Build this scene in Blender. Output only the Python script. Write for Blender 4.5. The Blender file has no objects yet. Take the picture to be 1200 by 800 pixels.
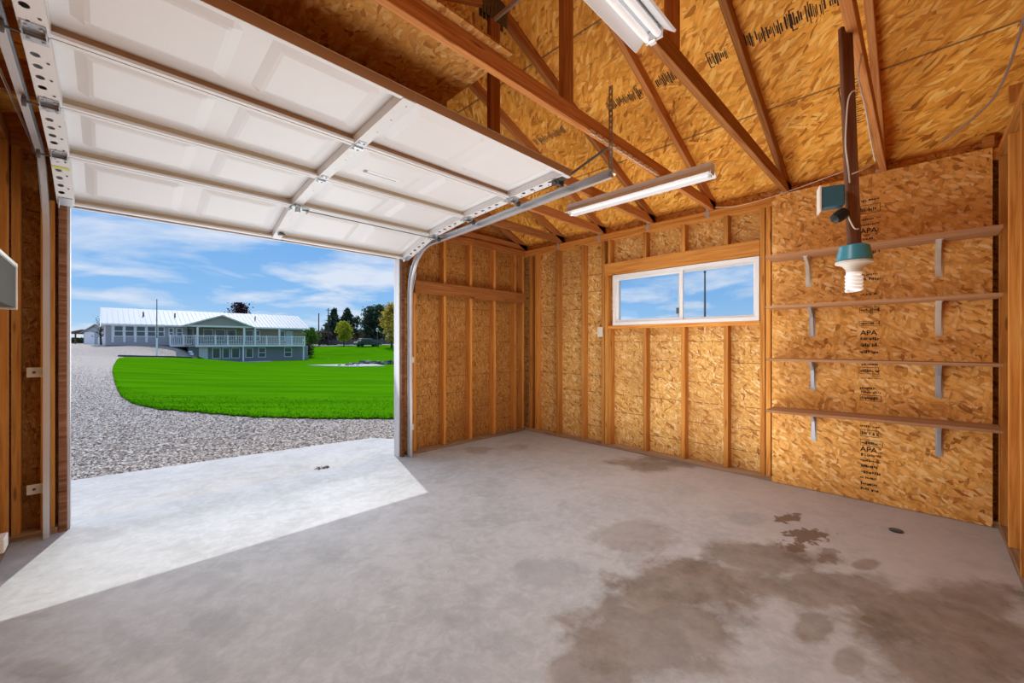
import bpy, bmesh, math, random
import numpy as np
from mathutils import Vector, Matrix, noise
random.seed(7)
PI = math.pi
SC = bpy.context.scene
COL = SC.collection
# ---------------------------------------------------------------- camera
YAW = math.radians(45.15)
CY, SY = math.cos(YAW), math.sin(YAW)
EYE = 1.2
FPX = 477.5
cd = bpy.data.cameras.new('camera'); cam = bpy.data.objects.new('camera', cd); COL.objects.link(cam)
cam.location = (0, 0, EYE)
cam.rotation_euler = (PI/2, 0, YAW - PI/2)
cd.sensor_width = 36; cd.lens = 36*FPX/1200; cd.shift_y = 2/1200
cd.clip_start = 0.02; cd.clip_end = 3000
SC.camera = cam
SC.view_settings.view_transform = 'Standard'; SC.view_settings.look = 'None'
SC.view_settings.gamma = 1; SC.view_settings.use_curve_mapping = False
SC.view_settings.exposure = 0.0
SC.cycles.max_bounces = 14; SC.cycles.diffuse_bounces = 8
# ---------------------------------------------------------------- light
SUN_DIR = Vector((-0.170, -0.571, -1.0)).normalized()
sd = bpy.data.lights.new('sun', 'SUN'); sd.energy = 2.4; sd.angle = math.radians(0.5); sd.color = (1, .965, .91)
so = bpy.data.objects.new('sun', sd); COL.objects.link(so)
so.rotation_euler = SUN_DIR.to_track_quat('-Z', 'Y').to_euler(); so.location = (3, 8, 12)
# added fill: an area light in the door opening, strengthening the daylight
ad = bpy.data.lights.new('door_fill', 'AREA'); ad.shape = 'RECTANGLE'; ad.size = 2.3; ad.size_y = 1.9; ad.energy = 22; ad.color = (.90, .95, 1)
ao = bpy.data.objects.new('door_fill', ad); COL.objects.link(ao); ao.location = (1.0, 4.1, 1.05); ao.rotation_euler = (math.radians(-115), 0, 0)
# added fill: a very wide second sun shining in from the horizon side
hd = bpy.data.lights.new('horizon_fill', 'SUN'); hd.energy = 4.2; hd.angle = math.radians(95); hd.color = (.93, .96, 1)
ho_ = bpy.data.objects.new('horizon_fill', hd); COL.objects.link(ho_); ho_.location = (1, 12, 2)
ho_.rotation_euler = Vector((.14, -1, .16)).to_track_quat('-Z', 'Y').to_euler()
# added upward area lamp just above the floor, standing in for bounced light
ud = bpy.data.lights.new('floor_fill', 'AREA'); ud.shape = 'RECTANGLE'; ud.size = 2.6; ud.size_y = 1.7; ud.energy = 50; ud.color = (1, .98, .96)
uo = bpy.data.objects.new('floor_fill', ud); COL.objects.link(uo); uo.location = (2.35, 1.45, .03); uo.rotation_euler = (PI, 0, 0)
SKY = 1.0
TUBE_W = 17.0      # watts of each strip light
def make_world():
    w = bpy.data.worlds.new('sky'); SC.world = w; w.use_nodes = True
    nt = w.node_tree; N = nt.nodes; L = nt.links; N.clear()
    out = N.new('ShaderNodeOutputWorld'); bg = N.new('ShaderNodeBackground')
    tc = N.new('ShaderNodeTexCoord'); sep = N.new('ShaderNodeSeparateXYZ'); L.new(tc.outputs['Generated'], sep.inputs[0])
    ramp = N.new('ShaderNodeValToRGB'); e = ramp.color_ramp.elements
    e[0].position = 0; e[0].color = (.46, .68, .90, 1); e[1].position = .6; e[1].color = (.08, .25, .66, 1)
    m = e.new(.10); m.color = (.26, .52, .88, 1); m = e.new(.32); m.color = (.13, .37, .82, 1)
    L.new(sep.outputs['Z'], ramp.inputs[0])
    # clouds on a flat layer overhead: direction / (z + k)
    add = N.new('ShaderNodeMath'); add.operation = 'ADD'; add.inputs[1].default_value = .12; L.new(sep.outputs['Z'], add.inputs[0])
    mx = N.new('ShaderNodeMath'); mx.operation = 'MAXIMUM'; mx.inputs[1].default_value = .05; L.new(add.outputs[0], mx.inputs[0])
    dx = N.new('ShaderNodeMath'); dx.operation = 'DIVIDE'; L.new(sep.outputs['X'], dx.inputs[0]); L.new(mx.outputs[0], dx.inputs[1])
    dy = N.new('ShaderNodeMath'); dy.operation = 'DIVIDE'; L.new(sep.outputs['Y'], dy.inputs[0]); L.new(mx.outputs[0], dy.inputs[1])
    cb = N.new('ShaderNodeCombineXYZ'); L.new(dx.outputs[0], cb.inputs[0]); L.new(dy.outputs[0], cb.inputs[1])
    n = N.new('ShaderNodeTexNoise'); n.inputs['Scale'].default_value = .95; n.inputs['Detail'].default_value = 7
    n.inputs['Roughness'].default_value = .56; n.inputs['Distortion'].default_value = .35
    L.new(cb.outputs[0], n.inputs['Vector'])
    cr = N.new('ShaderNodeValToRGB'); c = cr.color_ramp.elements
    c[0].position = .46; c[0].color = (0, 0, 0, 1); c[1].position = .62; c[1].color = (1, 1, 1, 1)
    L.new(n.outputs['Fac'], cr.inputs[0])
    sc = N.new('ShaderNodeMath'); sc.operation = 'MULTIPLY'; sc.inputs[1].default_value = .85; L.new(cr.outputs[0], sc.inputs[0])
    mix = N.new('ShaderNodeMixRGB'); mix.inputs[2].default_value = (.78, .83, .93, 1)
    L.new(sc.outputs[0], mix.inputs[0]); L.new(ramp.outputs[0], mix.inputs[1])
    L.new(mix.outputs[0], bg.inputs[0]); bg.inputs[1].default_value = SKY; L.new(bg.outputs[0], out.inputs[0])
make_world()
# ---------------------------------------------------------------- material helpers
def lin(r, g, b):
    f = lambda c: ((c/255+.055)/1.055)**2.4 if c > 10 else c/255/12.92
    return (f(r), f(g), f(b), 1)
class Mt:
    def __init__(s, name, rough=.6, metal=0, spec=.3):
        s.m = bpy.data.materials.new(name); s.m.use_nodes = True
        s.nt = s.m.node_tree; s.N = s.nt.nodes; s.L = s.nt.links
        s.b = s.N['Principled BSDF']; s.b.inputs['Roughness'].default_value = rough
        s.b.inputs['Metallic'].default_value = metal; s.b.inputs['Specular IOR Level'].default_value = spec
    def n(s, t, **k):
        o = s.N.new('ShaderNode'+t)
        for a, v in k.items():
            if a in o.bl_rna.properties: setattr(o, a, v)
            else: o.inputs[a.replace('_', ' ')].default_value = v
        return o
    def math(s, op, a, b=None, c=None, clamp=False):
        o = s.n('Math', operation=op); o.use_clamp = clamp
        for i, v in enumerate((a, b, c)):
            if v is None: continue
            if hasattr(v, 'is_linked') or hasattr(v, 'links'): s.L.new(v, o.inputs[i])
            else: o.inputs[i].default_value = v
        return o.outputs[0]
    def coord(s, kind='Object'): return s.n('TexCoord').outputs[kind]
    def pos(s): return s.n('NewGeometry').outputs['Position']
    def map(s, v, scale=(1, 1, 1), rot=(0, 0, 0), loc=(0, 0, 0)):
        o = s.n('Mapping'); o.inputs['Scale'].default_value = scale; o.inputs['Rotation'].default_value = rot; o.inputs['Location'].default_value = loc
        s.L.new(v, o.inputs['Vector']); return o.outputs[0]
    def noise(s, v, scale, detail=3, rough=.5, dist=0):
        o = s.n('TexNoise', Scale=scale, Detail=detail, Roughness=rough, Distortion=dist); s.L.new(v, o.inputs['Vector']); return o.outputs['Fac']
    def voro(s, v, scale, rnd=1.0, feature='F1'):
        o = s.n('TexVoronoi', Scale=scale, Randomness=rnd); o.feature = feature; s.L.new(v, o.inputs['Vector']); return o
    def ramp(s, f, stops, interp='LINEAR'):
        o = s.n('ValToRGB'); e = o.color_ramp.elements; o.color_ramp.interpolation = interp
        for i, (p, c) in enumerate(stops):
            q = e[i] if i < 2 else e.new(p)
            q.position = p; q.color = c if len(c) == 4 else (*c, 1)
        s.L.new(f, o.inputs[0]); return o.outputs[0]
    def mix(s, f, a, b, mode='MIX'):
        o = s.n('MixRGB', blend_type=mode)
        for i, v in enumerate((f, a, b)):
            if isinstance(v, (int, float)): o.inputs[i].default_value = v
            elif isinstance(v, tuple): o.inputs[i].default_value = v if len(v) == 4 else (*v, 1)
            else: s.L.new(v, o.inputs[i])
        return o.outputs[0]
    def col(s, v):
        if isinstance(v, tuple): s.b.inputs['Base Color'].default_value = v if len(v) == 4 else (*v, 1)
        else: s.L.new(v, s.b.inputs['Base Color'])
        return s
    def bump(s, f, strength=.3, dist=.005):
        o = s.n('Bump', Strength=strength, Distance=dist); s.L.new(f, o.inputs['Height']); s.L.new(o.outputs[0], s.b.inputs['Normal']); return s
def plain(name, c, rough=.5, metal=0, spec=.35, var=.06, vs=14):
    m = Mt(name, rough, metal, spec); v = m.noise(m.coord(), vs, 4)
    m.col(m.mix(m.math('MULTIPLY', v, var*2), c, tuple(x*.55 for x in c[:3]))); return m.m
def wood(name, base, dark, light):
    m = Mt(name, .7, 0, .08); v = m.coord()
    oi = m.n('ObjectInfo').outputs['Random']
    off = m.n('VectorMath', operation='ADD'); m.L.new(v, off.inputs[0])
    cmb = m.n('CombineXYZ'); 
    m.L.new(m.math('MULTIPLY', oi, 37.), cmb.inputs[0]); m.L.new(m.math('MULTIPLY', oi, 91.), cmb.inputs[1]); m.L.new(cmb.outputs[0], off.inputs[1])
    g = m.noise(m.map(off.outputs[0], (1.6, 42, 42)), 1, 5, .6, 1.2)
    f = m.noise(m.map(off.outputs[0], (5, 200, 200)), 1, 2)
    c = m.ramp(g, [(.30, dark), (.62, light), (.46, base)])
    k = m.voro(m.map(off.outputs[0], (2.3, 14, 14)), 1)
    kn = m.ramp(k.outputs['Distance'], [(.06, (1, 1, 1)), (.13, (0, 0, 0))])
    c = m.mix(m.math('MULTIPLY', kn, .7), c, tuple(x*.3 for x in dark[:3]))
    hv = m.n('HueSaturation'); m.L.new(c, hv.inputs['Color']); m.L.new(m.math('ADD', m.math('MULTIPLY', oi, .5), .75), hv.inputs['Value'])
    c = m.mix(m.math('MULTIPLY', f, .25), hv.outputs[0], tuple(x*.6 for x in dark[:3]))
    m.col(c); m.bump(g, .15, .002); return m.m
def osb(name, plane, tint=(1, 1, 1), spread=1.2, seams=None, aspect=(13, 48), base_rot=0.0, courses=False, size=1.0):
    m = Mt(name, .62, 0, .15); v = m.pos()
    wob = m.n('VectorMath', operation='ADD'); nz = m.n('TexNoise', Scale=5, Detail=2); m.L.new(v, nz.inputs['Vector'])
    sc = m.n('VectorMath', operation='SCALE'); sc.inputs['Scale'].default_value = .05; m.L.new(nz.outputs['Color'], sc.inputs[0])
    m.L.new(v, wob.inputs[0]); m.L.new(sc.outputs[0], wob.inputs[1]); v2 = wob.outputs[0]
    ax = {'x': 0, 'y': 1, 'z': 2}[plane]
    stops = [(0, (.34, .14, .035)), (1, (.96, .74, .38)), (.07, (.54, .25, .06)), (.20, (.72, .39, .10)), (.50, (.83, .48, .135)), (.80, (.90, .57, .20))]
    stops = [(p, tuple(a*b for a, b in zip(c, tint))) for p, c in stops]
    cur = None; hgt = None
    for i in range(4):
        ang = base_rot + (i-1.5)*spread*.66 + .17*i
        rot = [0, 0, 0]; rot[ax] = ang
        s = [0, 0, 0]
        inpl = [k for k in (0, 1, 2) if k != ax]
        s[inpl[0]] = aspect[0]*(1+.22*i)/size; s[inpl[1]] = aspect[1]*(1+.16*i)/size; s[ax] = 14
        vv = m.map(m.map(v2, (1, 1, 1), tuple(rot), (i*3.1, i*1.7, i*5.3)), tuple(s))
        vo = m.voro(vv, 1.0)
        sp = m.n('SeparateColor'); m.L.new(vo.outputs['Color'], sp.inputs[0])
        c = m.ramp(sp.outputs[0], stops)
        fib = m.noise(m.map(vv, tuple(.7 if k == inpl[0] else 5 for k in range(3))), 1, 2)
        c = m.mix(m.math('MULTIPLY', fib, .22), c, tuple(a*b for a, b in zip((.34, .15, .045), tint)))
        edge = m.ramp(vo.outputs['Distance'], [(.45, (0, 0, 0)), (.80, (1, 1, 1))])
        c = m.mix(m.math('MULTIPLY', edge, .30), c, tuple(a*b for a, b in zip((.17, .06, .016), tint)))
        if cur is None: cur, hgt = c, sp.outputs[0]
        else:
            k = m.math('GREATER_THAN', sp.outputs[1], .55); cur = m.mix(k, cur, c); hgt = m.mix(k, hgt, sp.outputs[0])
    big = m.noise(v, 1.7, 3)
    cur = m.mix(m.ramp(big, [(.42, (0, 0, 0)), (.7, (.4, .4, .4))]), cur, tuple(a*b for a, b in zip((.40, .17, .05), tint)))
    sp = m.n('SeparateXYZ'); m.L.new(m.pos(), sp.inputs[0])
    if seams:
        for axis, off, step, wd in seams:      # dark joint lines between the sheets
            q = m.math('FRACT', m.math('DIVIDE', m.math('SUBTRACT', sp.outputs[axis], off), step))
            k = m.math('LESS_THAN', m.math('ABSOLUTE', m.math('SUBTRACT', q, .5)), wd/step)
            cur = m.mix(m.math('MULTIPLY', k, .75), cur, (.10, .06, .04))
    if courses:                                  # fastening lines of the lap siding outside
        o = 1 if plane == 'x' else 0
        bay = m.math('FLOOR', m.math('DIVIDE', m.math('SUBTRACT', sp.outputs[o], .07), .406))
        wn = m.n('TexWhiteNoise', noise_dimensions='2D'); cmb = m.n('CombineXYZ'); m.L.new(bay, cmb.inputs[0])
        zz = m.math('DIVIDE', sp.outputs[2], .203); m.L.new(m.math('FLOOR', m.math('ADD', zz, .5)), cmb.inputs[1]); m.L.new(cmb.outputs[0], wn.inputs['Vector'])
        q = m.math('FRACT', zz)
        k = m.math('LESS_THAN', m.math('ABSOLUTE', m.math('SUBTRACT', m.math('FRACT', m.math('ADD', zz, .5)), .5)), .016)
        k = m.math('MULTIPLY', k, m.math('GREATER_THAN', wn.outputs['Value'], .42))
        k = m.math('MULTIPLY', k, m.math('GREATER_THAN', m.noise(v, 23, 2), .41))
        cur = m.mix(m.math('MULTIPLY', k, .8), cur, (.12, .05, .02))
    m.col(cur); m.bump(hgt, .25, .002); return m.m
M = {}
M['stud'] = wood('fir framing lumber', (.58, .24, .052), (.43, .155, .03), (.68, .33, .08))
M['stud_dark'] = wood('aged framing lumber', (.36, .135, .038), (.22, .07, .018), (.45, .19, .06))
M['chord'] = wood('truss lumber', (.47, .19, .06), (.33, .115, .032), (.58, .27, .095))
M['plate'] = wood('weathered bottom plate', (.33, .20, .11), (.20, .11, .055), (.45, .30, .18))
M['shelf'] = wood('shelf board', (.44, .23, .11), (.36, .17, .08), (.52, .30, .16))
M['board'] = wood('old dark board', (.17, .075, .045), (.09, .04, .025), (.25, .13, .085))
M['jamb'] = wood('jamb lumber', (.22, .095, .05), (.12, .055, .035), (.32, .16, .09))
M['osb_x'] = osb('osb wall sheathing side', 'x', base_rot=.9, courses=True)
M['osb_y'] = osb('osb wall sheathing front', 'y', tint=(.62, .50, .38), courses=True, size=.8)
M['osb_panel'] = osb('osb interior panel', 'x', tint=(1.18, 1.08, .95), base_rot=.6, aspect=(12, 36), size=1.0, spread=1.5)
M['osb_roof'] = osb('osb roof deck', 'z', tint=(1.25, 1.05, .56), spread=.34, base_rot=PI/2, seams=[(0, 3.40-.54, 1.08, .006)], aspect=(9, 46), size=1.3)
M['osb_loft'] = osb('osb loft sheet', 'z', tint=(.80, .70, .60), spread=1.1, aspect=(12, 40))
M['white'] = plain('white enamel door paint', (.74, .74, .74, 1), .38, 0, .4, .03)
M['tan'] = plain('tan door edge paint', (.66, .57, .43, 1), .5, 0, .3, .1, 9)
M['brown'] = plain('brown top edge', (.42, .24, .12, 1), .5)
M['galv'] = plain('galvanized steel', (.62, .65, .68, 1), .35, .75, .5, .2, 30)
M['track'] = plain('bright galvanized track', (.72, .74, .77, 1), .36, .6, .5, .15, 18)
M['dark_metal'] = plain('dull dark steel', (.13, .12, .11, 1), .5, .6)
M['lampwhite'] = plain('white lamp housing', (.80, .81, .83, 1), .35, 0, .5, .02)
M['vinyl'] = plain('white vinyl', (.78, .78, .77, 1), .4, 0, .4, .02)
M['trim_white'] = plain('white painted trim', (.66, .67, .68, 1), .5, 0, .3, .05)
M['blue'] = plain('blue plastic box', (.045, .27, .36, 1), .35, 0, .5, .1)
M['blue_dark'] = plain('faded blue box', (.035, .12, .16, 1), .45)
M['cream'] = plain('cream plastic', (.72, .68, .60, 1), .45)
M['black'] = plain('black plastic', (.015, .015, .015, 1), .5)
M['grey_box'] = plain('grey metal cover', (.10, .09, .075, 1), .85, 0, .1)
M['bracket'] = plain('grey pressed steel', (.46, .47, .50, 1), .4, .3)
M['bracket_tan'] = plain('tan dusty steel', (.70, .66, .58, 1), .45, .15)
M['ink'] = plain('black stamp ink', (.055, .035, .025, 1), .8, 0, .1)
M['ink_faint'] = plain('faint stamp ink', (.20, .10, .05, 1), .8, 0, .1)
M['wire'] = plain('white cable', (.70, .66, .58, 1), .5)
M['disc'] = plain('blue black plastic cap', (.03, .06, .08, 1), .3)
def glass_mat(name, tint=(1, 1, 1, 1), rough=0):
    m = bpy.data.materials.new(name); m.use_nodes = True; nt = m.node_tree; nt.nodes.clear()
    o = nt.nodes.new('ShaderNodeOutputMaterial'); t = nt.nodes.new('ShaderNodeBsdfTransparent'); t.inputs[0].default_value = tint
    g = nt.nodes.new('ShaderNodeBsdfGlossy'); g.inputs['Roughness'].default_value = rough
    x = nt.nodes.new('ShaderNodeMixShader'); fr = nt.nodes.new('ShaderNodeFresnel'); fr.inputs[0].default_value = 1.3
    nt.links.new(fr.outputs[0], x.inputs[0]); nt.links.new(t.outputs[0], x.inputs[1]); nt.links.new(g.outputs[0], x.inputs[2]); nt.links.new(x.outputs[0], o.inputs[0]); return m
M['glass'] = glass_mat('window glass', (.93, .96, .98, 1))
def emit_mat(name, c, s):
    m = Mt(name, .3); m.col((.9, .9, .9)); m.b.inputs['Emission Color'].default_value = c; m.b.inputs['Emission Strength'].default_value = s; return m.m
M['tube'] = emit_mat('fluorescent tube', (.93, .97, 1, 1), .25)
STAINS = [(2.603, 0.643, 0.69, -2.78, 4.21, 4.24, 1, 'b'), (2.112, 0.807, 1.07, -2.79, 2.64, 2.65, 1, 'b'), (1.648, 0.788, 1.21, -2.53, 2.84, 2.85, 0.9, 'b'), (2.623, -0.027, -0.03, -3.12, 3.15, 3.17, 1, 'b'), (2.402, -0.163, -0.29, -4.18, 3.41, 3.43, 1, 'b'), (2.346, 1.29, 2.08, -3.78, 3.53, 3.57, 0.5, 'b'), (2.555, 0.264, 0.4, -3.85, 4.27, 4.31, 0.9, 'b'), (3.32, 0.64, 2.61, -13.52, 10.1, 10.1, 1.5, 'd'), (3.087, 0.506, 1.53, -9.58, 7.63, 7.63, 1.6, 'd'), (2.878, 0.533, 3.0, -15.87, 11.36, 11.36, 1.0, 'd'), (2.906, 0.369, 2.81, -23.58, 8.22, 8.0, 0.6, 'd'), (2.912, 0.212, 1.3, -17.91, 13.5, 13.76, 0.8, 'b'), (3.113, 0.846, 2.41, -8.67, 6.2, 6.27, 0.6, 'g'), (3.948, 1.887, 1.06, -2.22, 2.47, 2.49, 0.9, 'b'), (1.638, 1.364, 3.76, -4.57, 4.65, 4.65, 0.6, 'g'), (1.252, 0.86, 3.65, -5.36, 6.54, 6.54, 0.8, 'b'), (2.12, 0.318, 1.81, -12.25, 7.13, 7.23, 0.8, 'b'), (2.0, 0.194, 2.12, -20.05, 10.62, 10.85, 0.6, 'b'), (0.337, 2.129, 11.82, -1.88, 6.25, 6.25, 0.6, 'g'), (0.025, 2.366, 19.42, -0.19, 9.52, 9.71, 0.45, 'g'), (0.095, 2.163, 14.31, -0.62, 8.21, 8.34, 0.4, 'g'), (0.892, 2.372, 8.18, -3.06, 7.35, 7.35, 0.35, 'g'), (1.08, 1.428, 12.11, -9.17, 8.13, 8.13, 0.5, 'g'), (1.13, 1.185, 6.99, -6.71, 10.42, 10.42, 0.4, 'g'), (-0.167, 2.276, 9.69, 0.69, 10.87, 10.87, 0.4, 'b'), (2.961, 3.521, 4.97, -4.2, 4.67, 4.67, 0.5, 'b'), (3.347, 3.295, 5.92, -6.06, 5.92, 5.99, 0.5, 'b'), (3.369, 1.321, 3.18, -8.18, 5.95, 5.95, 0.3, 'g'), (0.259, 1.881, 13.17, -1.76, 8.4, 8.4, 0.5, 'g')]
def concrete(name, stains=True, base=(.44, .465, .48)):
    m = Mt(name, .75, 0, .25); v = m.pos()
    n1 = m.noise(v, 1.1, 6, .6, .6); n2 = m.noise(v, 7, 7, .68, .4); n3 = m.noise(v, 60, 3); n4 = m.noise(m.map(v, (1, 1, 1), (0, 0, 0), (9, 3, 2)), 2.6, 8, .64, .6)
    c = m.ramp(n1, [(.33, tuple(x*.88 for x in base)), (.66, tuple(min(1, x*1.12) for x in base))])
    c = m.mix(m.ramp(n4, [(.50, (0, 0, 0)), (.66, (.34, .34, .34))]), c, tuple(x*.68 for x in base))
    c = m.mix(m.ramp(n2, [(.52, (0, 0, 0)), (.72, (.45, .45, .45))]), c, tuple(min(1, x*1.22) for x in base))
    n5 = m.noise(m.map(v, (1, 1, 1), (0, 0, .4)), 17, 9, .75, .5)
    c = m.mix(m.ramp(n5, [(.44, (0, 0, 0)), (.64, (.5, .5, .5))]), c, tuple(min(1, x*1.32) for x in base))
    c = m.mix(m.ramp(m.noise(m.map(v, (1, 1, 1), (0, 0, 1.1), (5, 5, 5)), 4.5, 8, .68, .5), [(.50, (0, 0, 0)), (.62, (.5, .5, .5))]), c, tuple(x*.76 for x in base))
    if stains:
        sp = m.n('SeparateXYZ'); m.L.new(v, sp.inputs[0]); X, Y = sp.outputs[0], sp.outputs[1]
        # warmer pinkish tone over the right end of the slab
        wz = m.math('MULTIPLY', m.math('SUBTRACT', m.math('SUBTRACT', X, m.math('MULTIPLY', Y, .35)), 1.4), .55, clamp=True)
        wz = m.math('MULTIPLY', wz, m.math('ADD', n1, .2))
        c = m.mix(m.math('MULTIPLY', wz, .62), c, (.42, .35, .345))
        wob = m.math('ADD', m.math('MULTIPLY', m.math('SUBTRACT', m.noise(v, 3.0, 8, .62, .2), .5), 2.2), m.math('MULTIPLY', m.math('SUBTRACT', n2, .5), .7))
        wobd = m.math('ADD', m.math('MULTIPLY', m.math('SUBTRACT', m.noise(v, 17, 4, .6), .5), 3.2), m.math('MULTIPLY', wob, .5))
        wobg = m.math('ADD', m.math('MULTIPLY', m.math('SUBTRACT', m.noise(v, 6.5, 6, .66), .5), 2.6), m.math('MULTIPLY', wob, .5))
        tot = {'b': None, 'd': None, 'g': None}
        for (cx, cy, a, b, p, q, s, k) in STAINS:
            ax = m.math('SUBTRACT', X, cx); ay = m.math('SUBTRACT', Y, cy)
            u = m.math('ADD', m.math('MULTIPLY', ax, a), m.math('MULTIPLY', ay, b))
            w = m.math('ADD', m.math('MULTIPLY', ax, p), m.math('MULTIPLY', ay, q))
            r = m.math('SQRT', m.math('ADD', m.math('MULTIPLY', u, u), m.math('MULTIPLY', w, w)))
            r = m.math('ADD', r, {'b': wob, 'd': wobd, 'g': wobg}[k])
            f = m.math('MULTIPLY', m.math('SUBTRACT', 1.18, r), {'b': 2.6, 'g': 2.2, 'd': 4}[k], clamp=True)
            f = m.math('MULTIPLY', f, min(s, 1.0))
            tot[k] = f if tot[k] is None else m.math('MAXIMUM', tot[k], f)
        var = m.math('ADD', .40, m.math('MULTIPLY', n4, .95))
        c = m.mix(m.math('MULTIPLY', tot['g'], .7), c, tuple(x*.62 for x in base))
        sc_ = m.ramp(m.noise(m.map(v, (1, 1, 1), (0, 0, 0), (2, 7, 1)), 5, 8, .7), [(.35, (.135, .105, .075)), (.68, (.30, .25, .205))])
        c = m.mix(m.math('MULTIPLY', m.math('MULTIPLY', tot['b'], var), .95), c, sc_)
        c = m.mix(m.math('MULTIPLY', tot['d'], .88), c, (.14, .088, .056))
    sp_ = m.voro(v, 9); spk = m.ramp(sp_.outputs['Distance'], [(.018, (1, 1, 1)), (.035, (0, 0, 0))])
    c = m.mix(m.math('MULTIPLY', spk, .75), c, (.06, .045, .035))
    cr = m.voro(m.map(v, (1, 1, 1), (0, 0, .5), (.3, .2, 0)), .55, 1, 'DISTANCE_TO_EDGE')
    m.col(c); m.bump(m.math('ADD', n3, n2), .12, .004)
    m.b.inputs['Roughness'].default_value = .62
    return m.m
M['concrete'] = concrete('garage slab concrete', True)
M['apron'] = concrete('apron concrete', False, (.485, .475, .455))
def gravel_mat():
    m = Mt('driveway gravel', .9, 0, .1); v = m.pos()
    a = m.voro(v, 26); sp = m.n('SeparateColor'); m.L.new(a.outputs['Color'], sp.inputs[0])
    c = m.ramp(sp.outputs[0], [(0, (.10, .08, .06)), (1, (.86, .76, .67)), (.3, (.34, .28, .235)), (.65, (.60, .52, .45))])
    b = m.voro(m.map(v, loc=(3, 1, 2)), 55); s2 = m.n('SeparateColor'); m.L.new(b.outputs['Color'], s2.inputs[0])
    c = m.mix(m.math('MULTIPLY', m.math('GREATER_THAN', s2.outputs[1], .5), .7), c, m.ramp(s2.outputs[0], [(0, (.17, .135, .105)), (1, (.80, .71, .62))]))
    c = m.mix(m.ramp(m.noise(v, .22, 5, .6), [(.42, (0, 0, 0)), (.72, (.55, .55, .55))]), c, (.47, .385, .31))
    m.col(c); m.bump(m.math('SUBTRACT', 1., a.outputs['Distance']), .4, .015); return m.m
M['gravel'] = gravel_mat()
def grass_mat():
    m = Mt('lawn turf', 1.0, 0, 0.0); v = m.pos()
    n = m.noise(m.map(v, (.35, .35, .35), (0, 0, .78)), 1, 5, .6); f = m.noise(v, 28, 4, .7); st = m.noise(m.map(m.map(v, (1, 1, 1), (0, 0, .785)), (.16, 1.5, 1)), 1, 5, .7)
    c = m.ramp(f, [(.30, (.045, .175, .002)), (.70, (.115, .36, .003))])
    c = m.mix(m.math('MULTIPLY', n, .5), c, (.10, .33, .003)); c = m.mix(m.ramp(st, [(.40, (0, 0, 0)), (.60, (.8, .8, .8))]), c, (.048, .19, .002))
    m.col(c); m.bump(f, .5, .02); return m.m
M['grass'] = grass_mat()
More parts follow.
